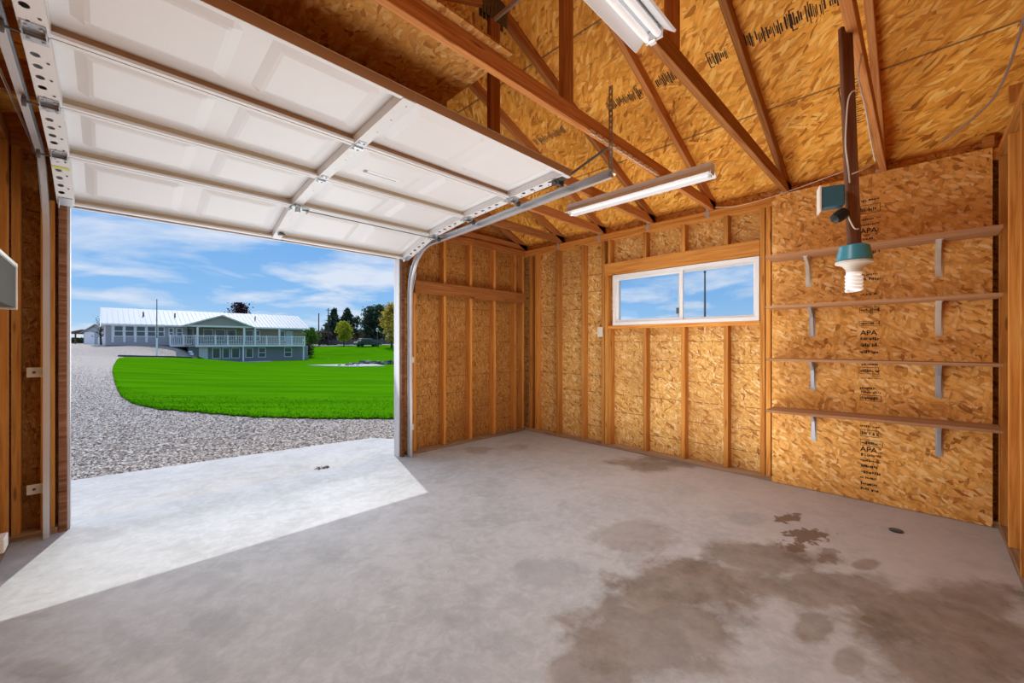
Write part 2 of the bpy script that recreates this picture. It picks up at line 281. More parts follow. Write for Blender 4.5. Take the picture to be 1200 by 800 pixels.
# ---------------------------------------------------------------- geometry helpers
def tag(o, label=None, cat=None, group=None, kind=None):
    if label: o['label'] = label
    if cat: o['category'] = cat
    if group: o['group'] = group
    if kind: o['kind'] = kind
    return o
def empty(name, loc=(0, 0, 0), **k):
    o = bpy.data.objects.new(name, None); o.location = loc; o.empty_display_size = .1; COL.objects.link(o); tag(o, **k); return o
def adopt(o, p):
    if p is not None:
        o.parent = p
        acc = Vector(p.location); q = p.parent
        # parents are either unrotated empties or meshes with their own matrix
        o.matrix_parent_inverse = world_of(p).inverted()
    return o
def world_of(o):
    m = Matrix.LocRotScale(o.location, o.rotation_euler, o.scale)
    if o.parent: m = world_of(o.parent) @ o.matrix_parent_inverse @ m
    return m
class MB:
    def __init__(s): s.v = []; s.f = []; s.mi = []
    def add(s, vs, fs, mi=0):
        b = len(s.v); s.v += [tuple(p) for p in vs]; s.f += [tuple(i+b for i in f) for f in fs]; s.mi += [mi]*len(fs); return s
    def box(s, a, b, mi=0):
        x0, y0, z0 = (min(p, q) for p, q in zip(a, b)); x1, y1, z1 = (max(p, q) for p, q in zip(a, b))
        return s.add([(x0, y0, z0), (x1, y0, z0), (x1, y1, z0), (x0, y1, z0), (x0, y0, z1), (x1, y0, z1), (x1, y1, z1), (x0, y1, z1)],
                     [(0, 3, 2, 1), (4, 5, 6, 7), (0, 1, 5, 4), (1, 2, 6, 5), (2, 3, 7, 6), (3, 0, 4, 7)], mi)
    def prism(s, poly, ax, a, b, mi=0):
        """polygon given in the two other axes, extruded along ax from a to b"""
        n = len(poly)
        def P(u, v, w): return {0: (w, u, v), 1: (u, w, v), 2: (u, v, w)}[ax]
        vs = [P(u, v, a) for u, v in poly] + [P(u, v, b) for u, v in poly]
        fs = [tuple(range(n)), tuple(range(2*n-1, n-1, -1))] + [(i, (i+1) % n, n+(i+1) % n, n+i) for i in range(n)]
        return s.add(vs, fs, mi)
    def tube(s, pts, r, n=8, mi=0, cap=True, radii=None):
        pts = [Vector(p) for p in pts]; rings = []
        t0 = (pts[1]-pts[0]).normalized(); up = Vector((0, 0, 1)) if abs(t0.z) < .9 else Vector((1, 0, 0))
        nx = t0.cross(up).normalized(); vs = []
        for i, p in enumerate(pts):
            t = (pts[min(i+1, len(pts)-1)]-pts[max(i-1, 0)]).normalized()
            nx = (nx - t*nx.dot(t)).normalized(); ny = t.cross(nx); rr = radii[i] if radii else r
            vs += [p + nx*rr*math.cos(2*PI*k/n) + ny*rr*math.sin(2*PI*k/n) for k in range(n)]
        fs = [(i*n+k, i*n+(k+1) % n, (i+1)*n+(k+1) % n, (i+1)*n+k) for i in range(len(pts)-1) for k in range(n)]
        if cap: fs += [tuple(range(n-1, -1, -1)), tuple(range((len(pts)-1)*n, len(pts)*n))]
        return s.add(vs, fs, mi)
    def lathe(s, prof, c=(0, 0, 0), axis=(0, 0, 1), n=20, mi=0):
        q = Vector(axis).to_track_quat('Z', 'Y').to_matrix(); c = Vector(c)
        vs = [c + q @ Vector((r*math.cos(2*PI*k/n), r*math.sin(2*PI*k/n), z)) for r, z in prof for k in range(n)]
        fs = [(i*n+k, i*n+(k+1) % n, (i+1)*n+(k+1) % n, (i+1)*n+k) for i in range(len(prof)-1) for k in range(n)]
        fs += [tuple(range(n-1, -1, -1)), tuple(range((len(prof)-1)*n, len(prof)*n))]
        return s.add(vs, fs, mi)
    def frame(s, a, b, fn):
        return s.add([fn(*p) for p in a], b)
    def build(s, name, mats, parent=None, matrix=None, smooth=False, bevel=0):
        me = bpy.data.meshes.new(name); me.from_pydata(s.v, [], s.f); me.update()
        for x in (mats if isinstance(mats, (list, tuple)) else [mats]): me.materials.append(x)
        for p, i in zip(me.polygons, s.mi): p.material_index = i; p.use_smooth = smooth
        bm = bmesh.new(); bm.from_mesh(me); bmesh.ops.recalc_face_normals(bm, faces=bm.faces); bm.to_mesh(me); bm.free()
        o = bpy.data.objects.new(name, me); COL.objects.link(o)
        if matrix is not None:
            l, r, sc = matrix.decompose(); o.location = l; o.rotation_euler = r.to_euler(); o.scale = sc
        if smooth: 
            try: me.set_sharp_from_angle(angle=math.radians(38))
            except Exception: pass
        if bevel:
            md = o.modifiers.new('bevel', 'BEVEL'); md.width = bevel; md.segments = 1; md.limit_method = 'ANGLE'
        adopt(o, parent); return o
def mb(): return MB()
def beam(name, p0, p1, w, d, mat, parent=None, up=(0, 0, 1), bevel=.0025):
    """length along local X from p0 to p1 (centre line), w across (local Y), d deep (local Z, towards up)"""
    p0, p1 = Vector(p0), Vector(p1); x = (p1-p0); L = x.length; x.normalize(); z = Vector(up); z = (z - x*z.dot(x)).normalized(); y = z.cross(x)
    m = Matrix((( x.x, y.x, z.x, p0.x), (x.y, y.y, z.y, p0.y), (x.z, y.z, z.z, p0.z), (0, 0, 0, 1)))
    return MB().box((0, -w/2, -d/2), (L, w/2, d/2)).build(name, mat, parent, m, bevel=bevel)
def copy_tree(o, parent=None, name=None):
    c = o.copy(); COL.objects.link(c); c.parent = parent
    for ch in [k for k in SC.objects if k.parent == o]: copy_tree(ch, c)
    return c
# ================================================================ THE GARAGE
XR, XL, YD, YN = 4.10, -0.41, 3.86, -0.35        # inner faces of the studs
SW, SDp = .038, .089
OXR, OXL, OYD, OYN = XR+SDp, XL-SDp, YD+SDp, YN-SDp
DX0, DX1, DZ = -.18, 2.20, 2.10                  # door opening
PT = 2.47
# floor
fl = MB().box((OXL-.06, OYN-.06, -.12), (OXR+.06, 4.02, 0)).build('floor', M['concrete']); fl['kind'] = 'structure'
ap = MB().prism([(-2.2, 4.03), (3.1, 4.03), (2.62, 4.62), (2.40, 4.95), (1.2, 5.12), (-.23, 5.28), (-2.2, 5.45)], 2, -.14, -.008).build('driveway_apron', M['apron'])
tag(ap, kind='structure', label='sunlit pale concrete apron outside the garage door')
# walls: framing with sheathing
def wall(name):
    w = empty(name, (0, 0, 0)); w['kind'] = 'structure'; return w
wr = wall('wall_right')
def sheath(parent, name, boxes, mat):
    m = MB()
    for a, b in boxes: m.box(a, b)
    return m.build(name, mat, parent)
WY0, WY1, WZ0, WZ1 = 1.013, 2.49, 1.40, 1.975
sheath(wr, 'sheathing', [((OXR, OYN-.012, 0), (OXR+.012, WY0, 2.55)), ((OXR, WY1, 0), (OXR+.012, OYD+.012, 2.55)), ((OXR, WY0, 0), (OXR+.012, WY1, WZ0)), ((OXR, WY0, WZ1), (OXR+.012, WY1, 2.55))], M['osb_x'])
sheath(wr, 'siding', [((OXR+.012, OYN-.03, -.05), (OXR+.03, WY0, 2.6)), ((OXR+.012, WY1, -.05), (OXR+.03, OYD+.03, 2.6)), ((OXR+.012, WY0, 0), (OXR+.03, WY1, WZ0)), ((OXR+.012, WY0, WZ1), (OXR+.03, WY1, 2.6))], M['trim_white'])
XC = XR+SDp/2
beam('base_plate', (XC, OYN, .019), (XC, OYD, .019), SDp-.002, .038, M['plate'], wr)
beam('top_plate', (XC, OYN, PT-.019), (XC, OYD, PT-.019), SDp, .038, M['stud'], wr)
beam('top_plate', (XC, OYN, PT-.058), (XC, OYD, PT-.058), SDp, .038, M['stud'], wr)
TZ = PT-.077
def rstud(y, z0=.038, z1=TZ, mat='stud'): return beam('stud', (XC, y, z0), (XC, y, z1), SW, SDp, M[mat], wr, up=(-1, 0, 0))
for y in (3.665, 3.775, 3.30, 2.905, 2.62, .945, .60, .20, -.20): rstud(y)
rstud(2.575, .038, WZ1+.005)
rstud(.99, .038, TZ)
for y in (2.535, 2.10, 1.69, 1.29):
    rstud(y, .038, WZ0-.038-.001)
    rstud(y-.0, 2.121, TZ)
beam('header', (XR+.019, .966+.045, 2.05), (XR+.019, 2.60, 2.05), .038, .14, M['stud'], wr)
beam('header', (XR+.065, .966+.045, 2.05), (XR+.065, 2.60, 2.05), .038, .14, M['stud'], wr)
beam('window_sill_plate', (XC, 1.011, WZ0-.019), (XC, 2.555, WZ0-.019), SDp, .038, M['stud'], wr)
# window
wn = empty('window_1', (XR+.05, (WY0+WY1)/2, WZ0)); wn['kind'] = 'structure'; wn['label'] = 'white vinyl sliding window in the right wall'
def ring_y(m, x0, x1, y0, y1, z0, z1, t):
    m.box((x0, y0, z0), (x1, y1, z0+t)); m.box((x0, y0, z1-t), (x1, y1, z1)); m.box((x0, y0, z0+t), (x1, y0+t, z1-t)); m.box((x0, y1-t, z0+t), (x1, y1, z1-t)); return m
ring_y(MB(), XR-.004, OXR+.03, WY0+.001, WY1-.001, WZ0+.001, WZ1-.001, .036).build('window_frame', M['vinyl'], wn, bevel=.003)
ring_y(MB(), XR+.045, XR+.07, WY0+.03, 1.76, WZ0+.03, WZ1-.03, .028).build('window_sash', M['vinyl'], wn, bevel=.002)
ring_y(MB(), XR+.02, XR+.044, 1.70, WY1-.03, WZ0+.03, WZ1-.03, .034).build('window_sash', M['vinyl'], wn, bevel=.002)
MB().box((XR+.056, WY0+.05, WZ0+.05), (XR+.060, 1.735, WZ1-.05)).build('pane', M['glass'], wn)
MB().box((XR+.030, 1.73, WZ0+.06), (XR+.034, WY1-.06, WZ1-.06)).build('pane', M['glass'], wn)
MB().box((XR+.006, 1.738, WZ0+.10), (XR+.02, 1.76, WZ0+.16)).build('window_latch', M['dark_metal'], wn)
# front wall (with the door)
wf = wall('wall_front')
YC = YD+SDp/2
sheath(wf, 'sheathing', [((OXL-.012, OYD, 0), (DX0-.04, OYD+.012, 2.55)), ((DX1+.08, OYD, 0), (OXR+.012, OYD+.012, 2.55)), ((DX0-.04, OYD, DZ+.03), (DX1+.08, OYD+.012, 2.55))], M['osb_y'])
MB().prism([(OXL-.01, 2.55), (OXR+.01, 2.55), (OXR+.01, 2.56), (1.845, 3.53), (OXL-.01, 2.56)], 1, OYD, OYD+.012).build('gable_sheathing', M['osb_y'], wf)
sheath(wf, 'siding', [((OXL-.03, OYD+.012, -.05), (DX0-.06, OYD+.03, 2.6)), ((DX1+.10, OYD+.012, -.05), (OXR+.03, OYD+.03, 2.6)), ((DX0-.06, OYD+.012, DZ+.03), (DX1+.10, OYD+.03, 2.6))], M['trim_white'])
for a, b in ((OXL, DX0-.04), (DX1+.08, XR-.001)): beam('base_plate', (a, YC, .019), (b, YC, .019), SDp, .038, M['plate'], wf)
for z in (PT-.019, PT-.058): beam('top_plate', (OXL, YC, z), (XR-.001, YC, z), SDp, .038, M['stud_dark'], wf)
for x in (2.36, 2.755, 3.14, 3.53, 3.905, 4.06, -.39):
    beam('stud', (x, YC, .038), (x, YC, TZ), SW, SDp, M['stud'], wf, up=(0, -1, 0))
beam('trimmer_stud', (-.262, YD+.019, .04), (-.262, YD+.019, DZ), .06, .038, M['stud'], wf, up=(0, -1, 0))
for z, dz in ((1.81, .14),):                      # row of flat blocking across the studs
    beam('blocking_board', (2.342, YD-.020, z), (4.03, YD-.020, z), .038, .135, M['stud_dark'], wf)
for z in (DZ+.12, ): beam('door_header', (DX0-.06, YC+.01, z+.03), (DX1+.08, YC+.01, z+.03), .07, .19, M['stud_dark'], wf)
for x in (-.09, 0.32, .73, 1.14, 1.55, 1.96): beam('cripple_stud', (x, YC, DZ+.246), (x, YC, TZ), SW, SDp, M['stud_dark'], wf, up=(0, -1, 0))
# jambs and outside trim of the opening
jl = MB().box((DX0-.038, YD-.002, 0), (DX0, OYD+.012, DZ+.038)).build('trim_1', M['jamb'], None, bevel=.003); tag(jl, kind='structure', label='left wooden jamb of the garage door opening')
jr = MB().box((DX1, YD-.002, 0), (DX1+.038, OYD+.012, DZ+.038)).build('trim_2', M['jamb'], None, bevel=.003); tag(jr, kind='structure', label='right wooden jamb of the garage door opening')
jt = MB().box((DX0, YD-.002, DZ), (DX1, OYD+.012, DZ+.038)).build('trim_3', M['jamb'], None, bevel=.003); tag(jt, kind='structure', label='wooden head jamb of the garage door opening')
for i, (a, b) in enumerate((((DX0-.07, OYD+.013, -.02), (DX0+.012, OYD+.05, DZ+.02)), ((DX1-.012, OYD+.013, -.02), (DX1+.09, OYD+.05, DZ+.02)), ((DX0-.07, OYD+.031, DZ-.0), (DX1+.09, OYD+.055, DZ+.09)))):
    t = MB().box(a, b).build('trim_%d' % (4+i), M['trim_white'], None, bevel=.003); t['kind'] = 'structure'
for i, (a, b) in enumerate((((DX0, YD+.030, 0), (DX0+.012, OYD+.012, DZ)), ((DX1-.012, YD+.030, 0), (DX1, OYD+.012, DZ)))):
    t = MB().box(a, b).build('trim_%d' % (20+i), M['trim_white'], None); t['kind'] = 'structure'
# left wall
wl = wall('wall_left'); XLc = XL-SDp/2
sheath(wl, 'sheathing', [((OXL-.012, OYN-.012, 0), (OXL, OYD+.012, 2.55))], M['osb_x'])
beam('base_plate', (XLc, OYN, .019), (XLc, YD-.001, .019), SDp, .038, M['plate'], wl)
for z in (PT-.019, PT-.058): beam('top_plate', (XLc, OYN, z), (XLc, YD-.001, z), SDp, .038, M['stud_dark'], wl)
for k, y in enumerate([3.80, 3.40, 3.0, 2.59, 2.18, 1.77, 1.36, .95, .54, .13, -.28]):
    beam('stud', (XLc, y, .038), (XLc, y, TZ), SW, SDp, M['stud'], wl, up=(1, 0, 0))
# near wall
wb = wall('wall_back'); YNc = YN-SDp/2
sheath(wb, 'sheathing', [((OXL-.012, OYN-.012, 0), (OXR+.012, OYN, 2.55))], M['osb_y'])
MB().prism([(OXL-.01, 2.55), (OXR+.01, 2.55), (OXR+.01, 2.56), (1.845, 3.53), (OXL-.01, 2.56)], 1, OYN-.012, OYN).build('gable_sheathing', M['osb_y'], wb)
beam('base_plate', (XL, YNc+.0, .019), (XR-.001, YNc, .019), SDp, .038, M['plate'], wb)
for z in (PT-.019, PT-.058): beam('top_plate', (XL, YNc, z), (XR-.001, YNc, z), SDp, .038, M['stud'], wb)
for x in [4.06]+[3.66-.406*i for i in range(10)]:
    beam('stud', (x, YNc, .038), (x, YNc, TZ), SW, SDp, M['stud'], wb, up=(0, 1, 0))
for x in [3.66-.61*i for i in range(6)]:
    zt = 2.60+.42*min(4.1-x, x+.41)-.12
    if zt > PT+.16: beam('gable_stud', (x, YNc, PT+.09), (x, YNc, zt), SW, SDp, M['stud'], wb, up=(0, 1, 0))
# roof
RX = 1.845; SL = .42
def zb(x): return 2.50 + SL*min(4.10-x, x+.41)      # underside of the rafters
RD = .097                                            # rafter depth measured vertically
def strokes(m, fn, w, h, n, seed, dens=.8):
    r = random.Random(seed)
    x = 0
    while x < w:
        ww = r.uniform(.004, .010)
        if r.random() < dens:
            a = r.uniform(0, h*.35); b = r.uniform(h*.6, h); fn(m, x, a, x+ww, b)
            if r.random() < .5: c = r.uniform(0, h-.003); fn(m, x, c, x+ww*2.2, c+.003)
        x += ww+r.uniform(.002, .005)

def roof_ink(m):
    sl = Vector((-1, 0, SL)).normalized()
    for (y0, y1, x0, hgt, sd_, boxes) in ((.79, .26, 2.93, .115, 5, ((.24, .09),)), (1.02, .90, 2.93, .10, 10, ((0, .05),)), (1.38, 1.16, 2.92, .11, 6, ()), (1.80, 1.47, 2.92, .10, 7, ((.26, .07),)), (2.60, 2.25, 2.93, .09, 8, ((.06, .06),))):
        def q(m, a, b, c, d):
            m.add([Vector((x0, y0-u, zb(x0)+RD-.0006)) + sl*v for u, v in ((a, b), (c, b), (c, d), (a, d))], [(0, 1, 2, 3)], 2 if sd_ != 8 else 3)
        strokes(m, q, y0-y1, hgt, 0, sd_, .9)
        for (u, w) in boxes: q(m, u, -.01, u+.007, hgt+.01); q(m, u+w, -.01, u+w+.005, hgt+.01); q(m, u, -.01, u+.03, -.004); q(m, u, hgt+.004, u+.03, hgt+.01)
    def rq(a, c, b, d):
        m.add([Vector((3.42, .39-u, zb(3.42)+RD-.0006)) + sl*v for u, v in ((a, b), (c, b), (c, d), (a, d))], [(0, 1, 2, 3)], 2)
    rq(0, .006, -.36, 0); rq(0, .12, -.006, 0)
    rr = random.Random(4)
    for k in range(17): v = -.03-k*.02; rq(.02+rr.uniform(0, .02), .10+rr.uniform(-.02, .02), v, v+.006)
for nm, s in (('ceiling', 1), ('ceiling_left', -1)):
    m = MB(); e = RX+s*(2.255+.42); z0 = zb(RX)+RD; z1 = z0 - SL*(2.255+.42)
    m.prism([(RX, z0), (e, z1), (e, z1+.014), (RX, z0+.014)], 1, OYN-.15, OYD+.2, 0)
    m.prism([(RX, z0+.015), (e+s*.02, z1+.006), (e+s*.02, z1+.03), (RX, z0+.04)], 1, OYN-.18, OYD+.23, 1)
    if s > 0: roof_ink(m)
    o = m.build(nm, [M['osb_roof'], M['dark_metal'], M['ink'], M['ink_faint']]); tag(o, kind='structure', label='osb roof deck, %s slope' % ('right' if s > 0 else 'left'))
for s in (1, -1):
    e = RX+s*(2.255+.42); z1 = zb(RX)+RD-SL*2.675
    t = MB().box((e-s*.02, OYN-.15, z1-.10), (e, OYD+.2, z1+.01)).build('trim_%d' % (8+s), M['trim_white']); t['kind'] = 'structure'
    t = MB().box((e-s*.02, OYN-.15, z1-.10), (RX+s*(2.255+.125), OYD+.2, z1-.085)).build('trim_%d' % (11+s), M['trim_white']); t['kind'] = 'structure'
ys = [.2, .81, 1.42, 2.03, 2.64, 3.25, 3.905]
where = ['nearest the camera, with the hanging board nailed beside it', 'with the white strip light under it', 'third from the back wall, carrying the loft sheet', 'whose king post stands behind the garage door top', 'fifth from the back wall, over the garage door', 'next to the gable above the door wall', 'standing in the gable over the garage door']
def make_truss(y, lab, idx):
    t = empty('roof_truss', (RX, y, PT), label='reddish wooden roof truss '+lab, cat='roof truss', group='roof trusses over the garage')
    beam('bottom_chord', (XL-.06, y, PT+.046), (XR+.06, y, PT+.046), SW, SDp, M['chord'], t)
    for s in (1, -1):
        a = Vector((RX, y, zb(RX)+RD/2)); b = Vector((RX+s*2.60, y, zb(RX)+RD/2-SL*2.60))
        beam('top_chord', a, b, SW, SDp, M['chord'], t)
        # heel gusset
        hx = RX+s*2.17
        m = MB()
        for q in (1,): m.box((hx-.09, y+q*.0195-.0015, PT+.02), (hx+.07, y+q*.0195+.0015, PT+.13))
        m.build('gusset_plate', M['galv'], t)
    beam('king_post', (RX, y, PT+.092), (RX, y, zb(RX)-.02), .06 if 0 else SW, SDp, M['chord'], t, up=(1, 0, 0))
    m = MB()
    for q in (-1, 1):
        for k in range(7): m.box((RX-.11+k*.032, y+q*.021-.0015, zb(RX)-.09), (RX-.11+k*.032+.026, y+q*.021+.0015, zb(RX)+.07))
    m.build('ridge_gusset', M['dark_metal'], t)
    m = MB()
    for q in (1,): m.box((RX-.06, y+q*.0205-.0015, PT+.01), (RX+.06, y+q*.0205+.0015, PT+.12))
    m.build('gusset_plate', M['galv'], t)
    return t
for i, y in enumerate(ys): make_truss(y, where[i], i)
# hurricane ties on the right plate
tiew = ['behind the hanging board', 'above the right end of the window header', 'above the middle of the window', 'left of the strip light above the window', 'above the light switch bay', 'nearest the far corner']
for i, y in enumerate(ys[:6]):
    m = MB(); m.box((XR-.003, y+.019, PT-.07), (XR, y+.045, PT+.03)); m.box((XR-.003, y+.019, PT-.01), (XR+.05, y+.022, PT+.07)); m.box((XR-.003, y+.045, PT-.045), (XR, y+.06, PT-.015))
    o = m.build('hurricane_tie', M['track']); tag(o, 'small galvanized tie on the top plate, '+tiew[i], 'metal tie', 'hurricane ties along the right wall')
# perforated strap along the third truss chord
m = MB()
for k in range(12): m.box((2.05+k*.075, 1.393, PT-.014), (2.05+k*.075+.05, 1.40, PT+.01))
m.box((2.03, 1.3965, PT-.004), (2.95, 1.3995, PT+.0))
tag(m.build('perforated_angle', M['bracket_tan']), 'striped perforated steel angle along the chord above the garage door track end', 'metal strap')
# loft sheet
o = MB().box((-.35, 1.36, PT+.0915), (1.36, 2.62, PT+.103)).build('osb_sheet', M['osb_loft']); tag(o, 'brown loose osb sheet lying across the truss chords above the garage door', 'wood panel')
# blocks between the plate and roof on the right wall near the camera
beam('eave_block', (XR+.03, -.285, PT+.05), (XR+.03, -.338, PT+.05), .038, .09, M['stud'], wr)
# ---------------------------------------------------------------- interior osb panel with stamps
SURF = XR-.0125
op = empty('stamped_osb_sheet', (SURF, .29, .05), label='tan osb sheet with black stamps covering the studs behind the shelves', cat='wood panel')
m = MB().box((SURF, -.326, .004), (XR-.0005, .915, 2.475))
def onpanel(m, u0, v0, u1, v1):                     # u runs away from the camera's right, i.e. towards -y
    m.box((SURF-.0012, PY-u0, PZ+v0), (SURF-.0002, PY-u1, PZ+v1), 1)
stampz = [(2.27, .022, 0), (2.19, .05, 1), (2.13, .02, 0), (2.09, .02, 0), (1.98, .02, 0), (1.94, .03, 0), (1.87, .05, 0), (1.71, .02, 0), (1.67, .03, 0), (1.56, .02, 0),
          (1.44, .025, 1), (1.34, .02, 1), (1.22, .03, 0), (1.17, .035, 0), (1.12, .03, 0), (1.03, .02, 0), (.975, .035, 1), (.93, .01, 0), (.85, .02, 0), (.82, .02, 0), (.77, .03, 1), (.56, .02, 0), (.50, .035, 1), (.43, .03, 1),
          (.34, .025, 0), (.30, .02, 0), (.255, .03, 0), (.21, .025, 0), (.17, .02, 0), (.12, .03, 0), (.08, .03, 0)]
for k, (z, h, bx) in enumerate(stampz):
    PZ = z; r = random.Random(k); PY = .335-r.uniform(0, .012); w = .105 + r.uniform(-.02, .01)
    if bx:
        for a in (-.008, h+.005): onpanel(m, -.006, a, w+.006, a+.003)
        for a in (-.008, w+.004): onpanel(m, a, -.008, a+.003, h+.008)
    strokes(m, onpanel, w, h*.92, 0, 100+k, .85)
m.build('sheet_board', [M['osb_panel'], M['ink']], op)
def text_obj(body, size, mat, parent, matrix, name='lettering'):
    cu = bpy.data.curves.new(name, 'FONT'); cu.body = body; cu.size = size; cu.extrude = .0003; cu.offset = size*.02; cu.align_x = 'CENTER'; cu.resolution_u = 3
    t = bpy.data.objects.new('tmp_text', cu); COL.objects.link(t)
    dg = bpy.context.evaluated_depsgraph_get(); me = bpy.data.meshes.new_from_object(t.evaluated_get(dg)); bpy.data.objects.remove(t)
    me.materials.clear(); me.materials.append(mat)
    o = bpy.data.objects.new(name, me); COL.objects.link(o); l, r, s = matrix.decompose(); o.location = l; o.rotation_euler = r.to_euler(); o.scale = s; adopt(o, parent); return o
def mat_axes(xa, ya, loc):
    x = Vector(xa).normalized(); y = Vector(ya).normalized(); z = x.cross(y)
    return Matrix(((x.x, y.x, z.x, loc[0]), (x.y, y.y, z.y, loc[1]), (x.z, y.z, z.z, loc[2]), (0, 0, 0, 1)))
for z in (2.035, 1.262, .378): text_obj('APA', .052, M['ink'], op, mat_axes((0, -1, 0), (0, 0, 1), (SURF-.001, .283, z)), 'stamped_letters')
# ---------------------------------------------------------------- shelves
def make_shelf(z, lab, mat, br, depth=.27, sag=0.0, y1=.90, y0=-.346, zt=0.0):
    t = empty('wall_shelf', (SURF, .29, z), label=lab, cat='shelf', group='board shelves on the right wall')
    n = 14; m = MB(); th = .019; x0 = SURF-depth
    vs = []; fs = []
    for i in range(n+1):
        f = i/n; y = y1+(y0-y1)*f; zz = z+zt*(f-.5) - sag*4*f*(1-f)*.5
        vs += [(x0, y, zz-th), (SURF-.001, y, zz-th), (SURF-.001, y, zz), (x0, y, zz)]
    for i in range(n):
        a = i*4; b = a+4
        for k in range(4): fs.append((a+k, a+(k+1) % 4, b+(k+1) % 4, b+k))
    fs += [(0, 3, 2, 1), (n*4, n*4+1, n*4+2, n*4+3)]
    # local axes: grain along the shelf
    mt = Matrix(((0, -1, 0, SURF), (1, 0, 0, .29), (0, 0, 1, z), (0, 0, 0, 1))); inv = mt.inverted()
    m.add([inv @ Vector(p) for p in vs], fs); m.build('shelf_board', mat, t, mt)
    for y, bm in br:
        zz = z-th-.001 + zt*((y1-y)/(y1-y0)-.5)
        b = MB(); w = .019
        # pressed steel bracket: wall arm, shelf arm and tapering web
        b.box((SURF-.004, y-w, zz-.235), (SURF-.0002, y+w, zz)); b.box((SURF-.16, y-w, zz-.004), (SURF-.004, y+w, zz))
        b.prism([(SURF-.003, zz-.225), (SURF-.003, zz-.003), (SURF-.15, zz-.003), (SURF-.03, zz-.075)], 1, y-.011, y+.011)
        b.build('shelf_bracket', bm, t, bevel=.0015)
    return t
bt, bg = M['bracket_tan'], M['bracket']
make_shelf(1.915, 'brown board shelf nearest the ceiling, above three others on the osb panel', M['shelf'], ((.655, bt), (-.085, bt)))
make_shelf(1.505, 'brown board shelf second from the top, crossing behind the hanging bulb', M['shelf'], ((.63, bg), (-.085, bt)))
make_shelf(1.075, 'thin brown board shelf at eye level with only its front edge showing', M['shelf'], ((.625, bg), (-.085, bg)), depth=.26)
make_shelf(.665, 'lowest brown board shelf, its dusty top surface showing', M['shelf'], ((.62, bg), (-.085, bg)), zt=.02)
# light switch
t = empty('light_switch', (XR-.004, 2.63, 1.335), label='small cream light switch plate on the stud left of the window', cat='light switch')
MB().box((XR-.008, 2.62, 1.275), (XR-.0005, 2.69, 1.39)).build('cover_plate', M['cream'], t, bevel=.002)
MB().box((XR-.017, 2.649, 1.322), (XR-.0085, 2.661, 1.346)).build('toggle', M['cream'], t)
# ---------------------------------------------------------------- garage door
W0, W1 = -.215, 2.205
gd = empty('garage_door', (1.0, 3.72, 2.05), label='white panelled sectional garage door, raised open overhead', cat='garage door')
PTS = [(1.655, 2.315), (2.195, 2.29), (2.735, 2.262), (3.25, 2.205), (3.735, 2.055)]
def secm(i):
    (y0, z0), (y1, z1) = PTS[i], PTS[i+1]
    v = Vector((0, y1-y0, z1-z0)); L = v.length; v.normalize(); n = Vector((1, 0, 0)).cross(v)
    return Matrix(((1, v.x, n.x, 0), (0, v.y, n.y, y0), (0, v.z, n.z, z0), (0, 0, 0, 1))), L
CS = .985
def plate_holes(m, x0, x1, v0, v1, holes, z, th=.0015, mi=0):
    """flat plate with elliptical holes: one cell per hole along v"""
    holes = sorted(holes, key=lambda h: h[1]); edges = [v0]+[(a[1]+b[1])/2 for a, b in zip(holes, holes[1:])]+[v1]; n = 16
    for (hx, hv, rx, rv), a, b in zip(holes, edges, edges[1:]):
        vs = []
        for k in range(n):
            t = 2*PI*k/n; c, s = math.cos(t), math.sin(t)
            sx = (x1-hx if c > 0 else hx-x0)/max(abs(c), 1e-6); sv = (b-hv if s > 0 else hv-a)/max(abs(s), 1e-6); r = min(sx, sv)
            vs += [(hx+rx*c, hv+rv*s, z), (hx+r*c, hv+r*s, z)]
        fs = [(2*k, 2*k+1, 2*((k+1) % n)+1, 2*((k+1) % n)) for k in range(n)]
        base = len(vs)
        for (cx, cv) in ((x1, b), (x0, b), (x0, a), (x1, a)): vs.append((cx, cv, z))
        # corner triangles
        import math as _m
        ang = [math.atan2(b-hv, x1-hx), math.atan2(b-hv, x0-hx), math.atan2(a-hv, x0-hx) % (2*PI), math.atan2(a-hv, x1-hx) % (2*PI)]
        for ci, an in enumerate(ang):
            k = int((an % (2*PI))/(2*PI/n)); fs.append((2*(k % n)+1, base+ci, 2*((k+1) % n)+1))
        m.add(vs, fs, mi)
